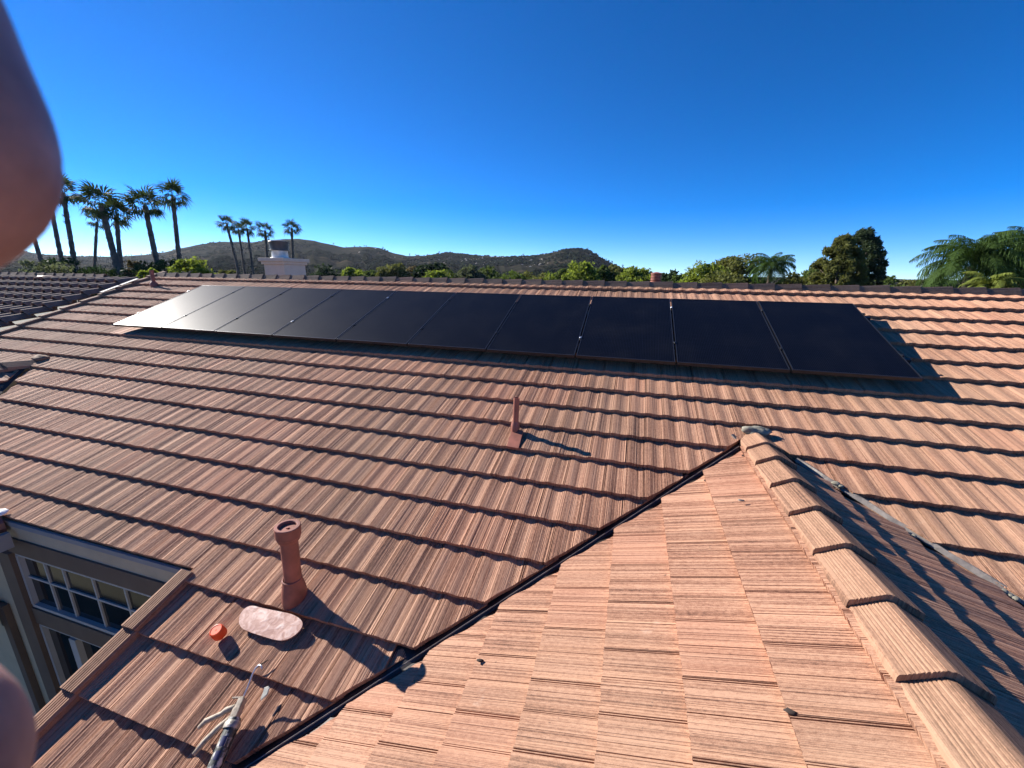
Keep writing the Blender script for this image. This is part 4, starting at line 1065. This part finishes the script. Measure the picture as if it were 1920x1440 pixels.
# ------------------------------------------------------------------ neighbour's roof of barrel tiles beyond the left gable
nb = empty('neighbour_house', (-14.5, 6.8, GROUND), 'neighbouring house with dark barrel tile roof beyond the left gable', 'house')
ea = R(0); ex = Vector((math.cos(ea), math.sin(ea), 0)); fh = Vector((math.sin(ea), -math.cos(ea), 0))
NS = R(19); dn = fh*math.cos(NS)-Vector((0, 0, math.sin(NS))); nn = ex.cross(-dn).normalized()
C0 = at(110, 527, 9.6); BW, BE = .31, .34
Mn = Matrix((ex, -dn, nn)).transposed().to_4x4(); Mn.translation = C0
def barrel_geo():
    vs = []; fs = []; n = 14; L = .44
    for yl in (0, L):
        for i in range(n+1):
            t = i/n; x = t*BW
            z = (.078*math.sin(math.pi*t/.62)) if t < .62 else -.022*math.sin(math.pi*(t-.62)/.38)
            vs.append((x*(1 if yl == 0 else .985), yl, z-.070*yl/BE))
    for i in range(n): fs.append((i, i+1, n+1+i+1, n+1+i))
    b = len(vs)
    for i in range(n+1): x, y, z = vs[i]; vs.append((x, y+.004, z-.034))
    for i in range(n): fs.append((i+1, i, b+i, b+i+1))
    return vs, fs
bme = mesh('barrel_tile', *barrel_geo(), M_STILE, smooth=False)
dkn = MB().add([Mn @ Vector(v) for v in ((-9, .35, -.08), (-9, -5.5, -.08), (1.45, -5.5, -.08), (1.45, .35, -.08))], [(0, 1, 2, 3)]).obj('roof', M_DECK, nb)
cnt = 0
for k in range(14):
    for j in range(-20, 9):
        x = j*BW; M = Mn @ Matrix.Translation((x, -BE*k, 0)); c_ = M @ Vector((BW/2, 0, 0)); pr = project(c_)
        if c_.x > LEFT_X-.55 or pr[2] < .3 or pr[0] < -260: continue
        ob('barrel_tile', bme, dkn, M); cnt += 1
caps(Mn @ Vector((-3.3, .40, .06)), ex, 13, .36, dkn, RCAPS)
wnb = MB(); wc = C0+fh*.0
for a_, b_ in ((-8.8, 1.2),):
    p_, q_ = C0+ex*a_-fh*2.5, C0+ex*b_-fh*2.5; r_, s_ = C0+ex*b_+fh*4.6, C0+ex*a_+fh*4.6
    vs = [Vector((p.x, p.y, z)) for z in (GROUND, -2.2) for p in (p_, q_, r_, s_)]
    wnb.add(vs, [(0, 1, 5, 4), (1, 2, 6, 5), (2, 3, 7, 6), (3, 0, 4, 7)])
wnb.obj('wall', M_STUC, nb)
q = at(87, 522.5, 9.9)
nv = empty('flat_roof_vent', q-Vector((0, 0, .1)), 'flat red clay vent on the neighbouring barrel tile roof ridge', 'roof vent')
MB().lathe([(.11, -.10), (.11, .0), (.15, .01), (.15, .05), (.12, .07), (0, .07)], 18, Matrix.Translation(q)).obj('vent_cap', M_PIPE, nv, auto=35)

# ------------------------------------------------------------------ the photographer's hand beside the lens
def cam_pt(px, py, d): return at(px, py, d)
def capsule(mb, a, b_, ra, rb, seg=18):
    a, b_ = Vector(a), Vector(b_); d = (b_-a); L = d.length; d.normalize(); pts = []; rad = []
    for k in range(5): t = math.pi/2*k/5; pts.append(a-d*ra*math.cos(t)); rad.append(max(ra*math.sin(t), ra*.02))
    pts.append(a); rad.append(ra)
    for k in range(1, 6): q = k/6; pts.append(a.lerp(b_, q)); rad.append(ra+(rb-ra)*q)
    pts.append(b_); rad.append(rb)
    for k in range(1, 6): t = math.pi/2*k/5; pts.append(b_+d*rb*math.sin(t)); rad.append(max(rb*math.cos(t), rb*.02))
    mb.tube(pts, rad, seg)
hd = MB()
D = .024
cpx = lambda x, y, d=D: at(x, y, d)
fingers = [[(-382, 205, .024), (-560, -420, .026), (-900, -720, .030), (-1900, -500, .040)],          # index, tip over the upper left
           [(-440, 1595, .024), (-670, 1690, .026), (-1050, 1300, .032), (-1900, 900, .042)],           # middle, tip at the lower left
           [(-330, 2150, .026), (-620, 2120, .028), (-1200, 1750, .034), (-1950, 1500, .044)],
           [(-420, 2750, .027), (-760, 2650, .030), (-1300, 2250, .036), (-1950, 2000, .046)],
           [(-700, 700, .004), (-1500, 700, .012), (-2300, 900, .030), (-2700, 1000, .045)]]
rads = [[.0110, .0098, .0100, .0105], [.0108, .0100, .0100, .0105], [.0090, .0092, .0096, .0100], [.0078, .0080, .0085, .009], [.0100, .0110, .0125, .014]]
fx = [[cpx(*p) for p in f] for f in fingers[:4]]
camR, camD, camF = [Vector(c_) for c_ in CR]
def cl(x, y, z): return camR*x+camD*y+camF*z          # camera space in metres
fx.append([cl(-.046, .004, .004), cl(-.062, .010, .006), cl(-.082, .022, .016), cl(-.098, .040, .032)])
for f, r_ in zip(fx, rads):
    for i in range(3): capsule(hd, f[i], f[i+1], r_[i], r_[i+1])
kn = [f[3] for f in fx[:4]]
wrist = cl(-.165, .085, .045)
for k in kn: capsule(hd, k, wrist.lerp(k, .25), .0115, .020)
for a_, b_ in zip(kn[:-1], kn[1:]): capsule(hd, a_, b_, .011, .011)
capsule(hd, fx[4][3], wrist, .016, .022); capsule(hd, kn[1].lerp(fx[4][3], .5), wrist, .016, .022)
capsule(hd, wrist, cl(-.25, .15, .02), .025, .030); capsule(hd, cl(-.25, .15, .02), cl(-.36, .24, -.03), .030, .038)
hme = hd.mesh('hand_raw', M_SKIN)
ho = bpy.data.objects.new('hand', hme); link(ho)
rm = ho.modifiers.new('fuse', 'REMESH'); rm.mode = 'VOXEL'; rm.voxel_size = .0014
sm = ho.modifiers.new('soften', 'SMOOTH'); sm.factor = .6; sm.iterations = 8
dg = bpy.context.evaluated_depsgraph_get(); dg.update()
hm2 = bpy.data.meshes.new_from_object(ho.evaluated_get(dg)); ho.modifiers.clear(); ho.data = hm2; hm2.name = 'hand'
hm2.polygons.foreach_set('use_smooth', [True]*len(hm2.polygons))
if not hm2.materials: hm2.materials.append(M_SKIN)
tag(ho, 'blurred hand close to the camera with fingertips over the left edge', 'hand')

# ------------------------------------------------------------------ air
hz_m = bpy.data.materials.new('thin_haze'); hz_m.use_nodes = True; hn = hz_m.node_tree; hn.nodes.clear()
pv = hn.nodes.new('ShaderNodeVolumePrincipled'); pv.inputs['Density'].default_value = 0.00005; pv.inputs['Color'].default_value = (.80, .88, 1.0, 1); pv.inputs['Anisotropy'].default_value = .35
mo = hn.nodes.new('ShaderNodeOutputMaterial'); hn.links.new(pv.outputs[0], mo.inputs['Volume'])
hb = MB().box((0, 0, 72), (6800, 6800, 158)).mesh('haze', hz_m)
tag(ob('haze', hb), 'thin pale air between the roof and the far hills', 'haze', kind='stuff')
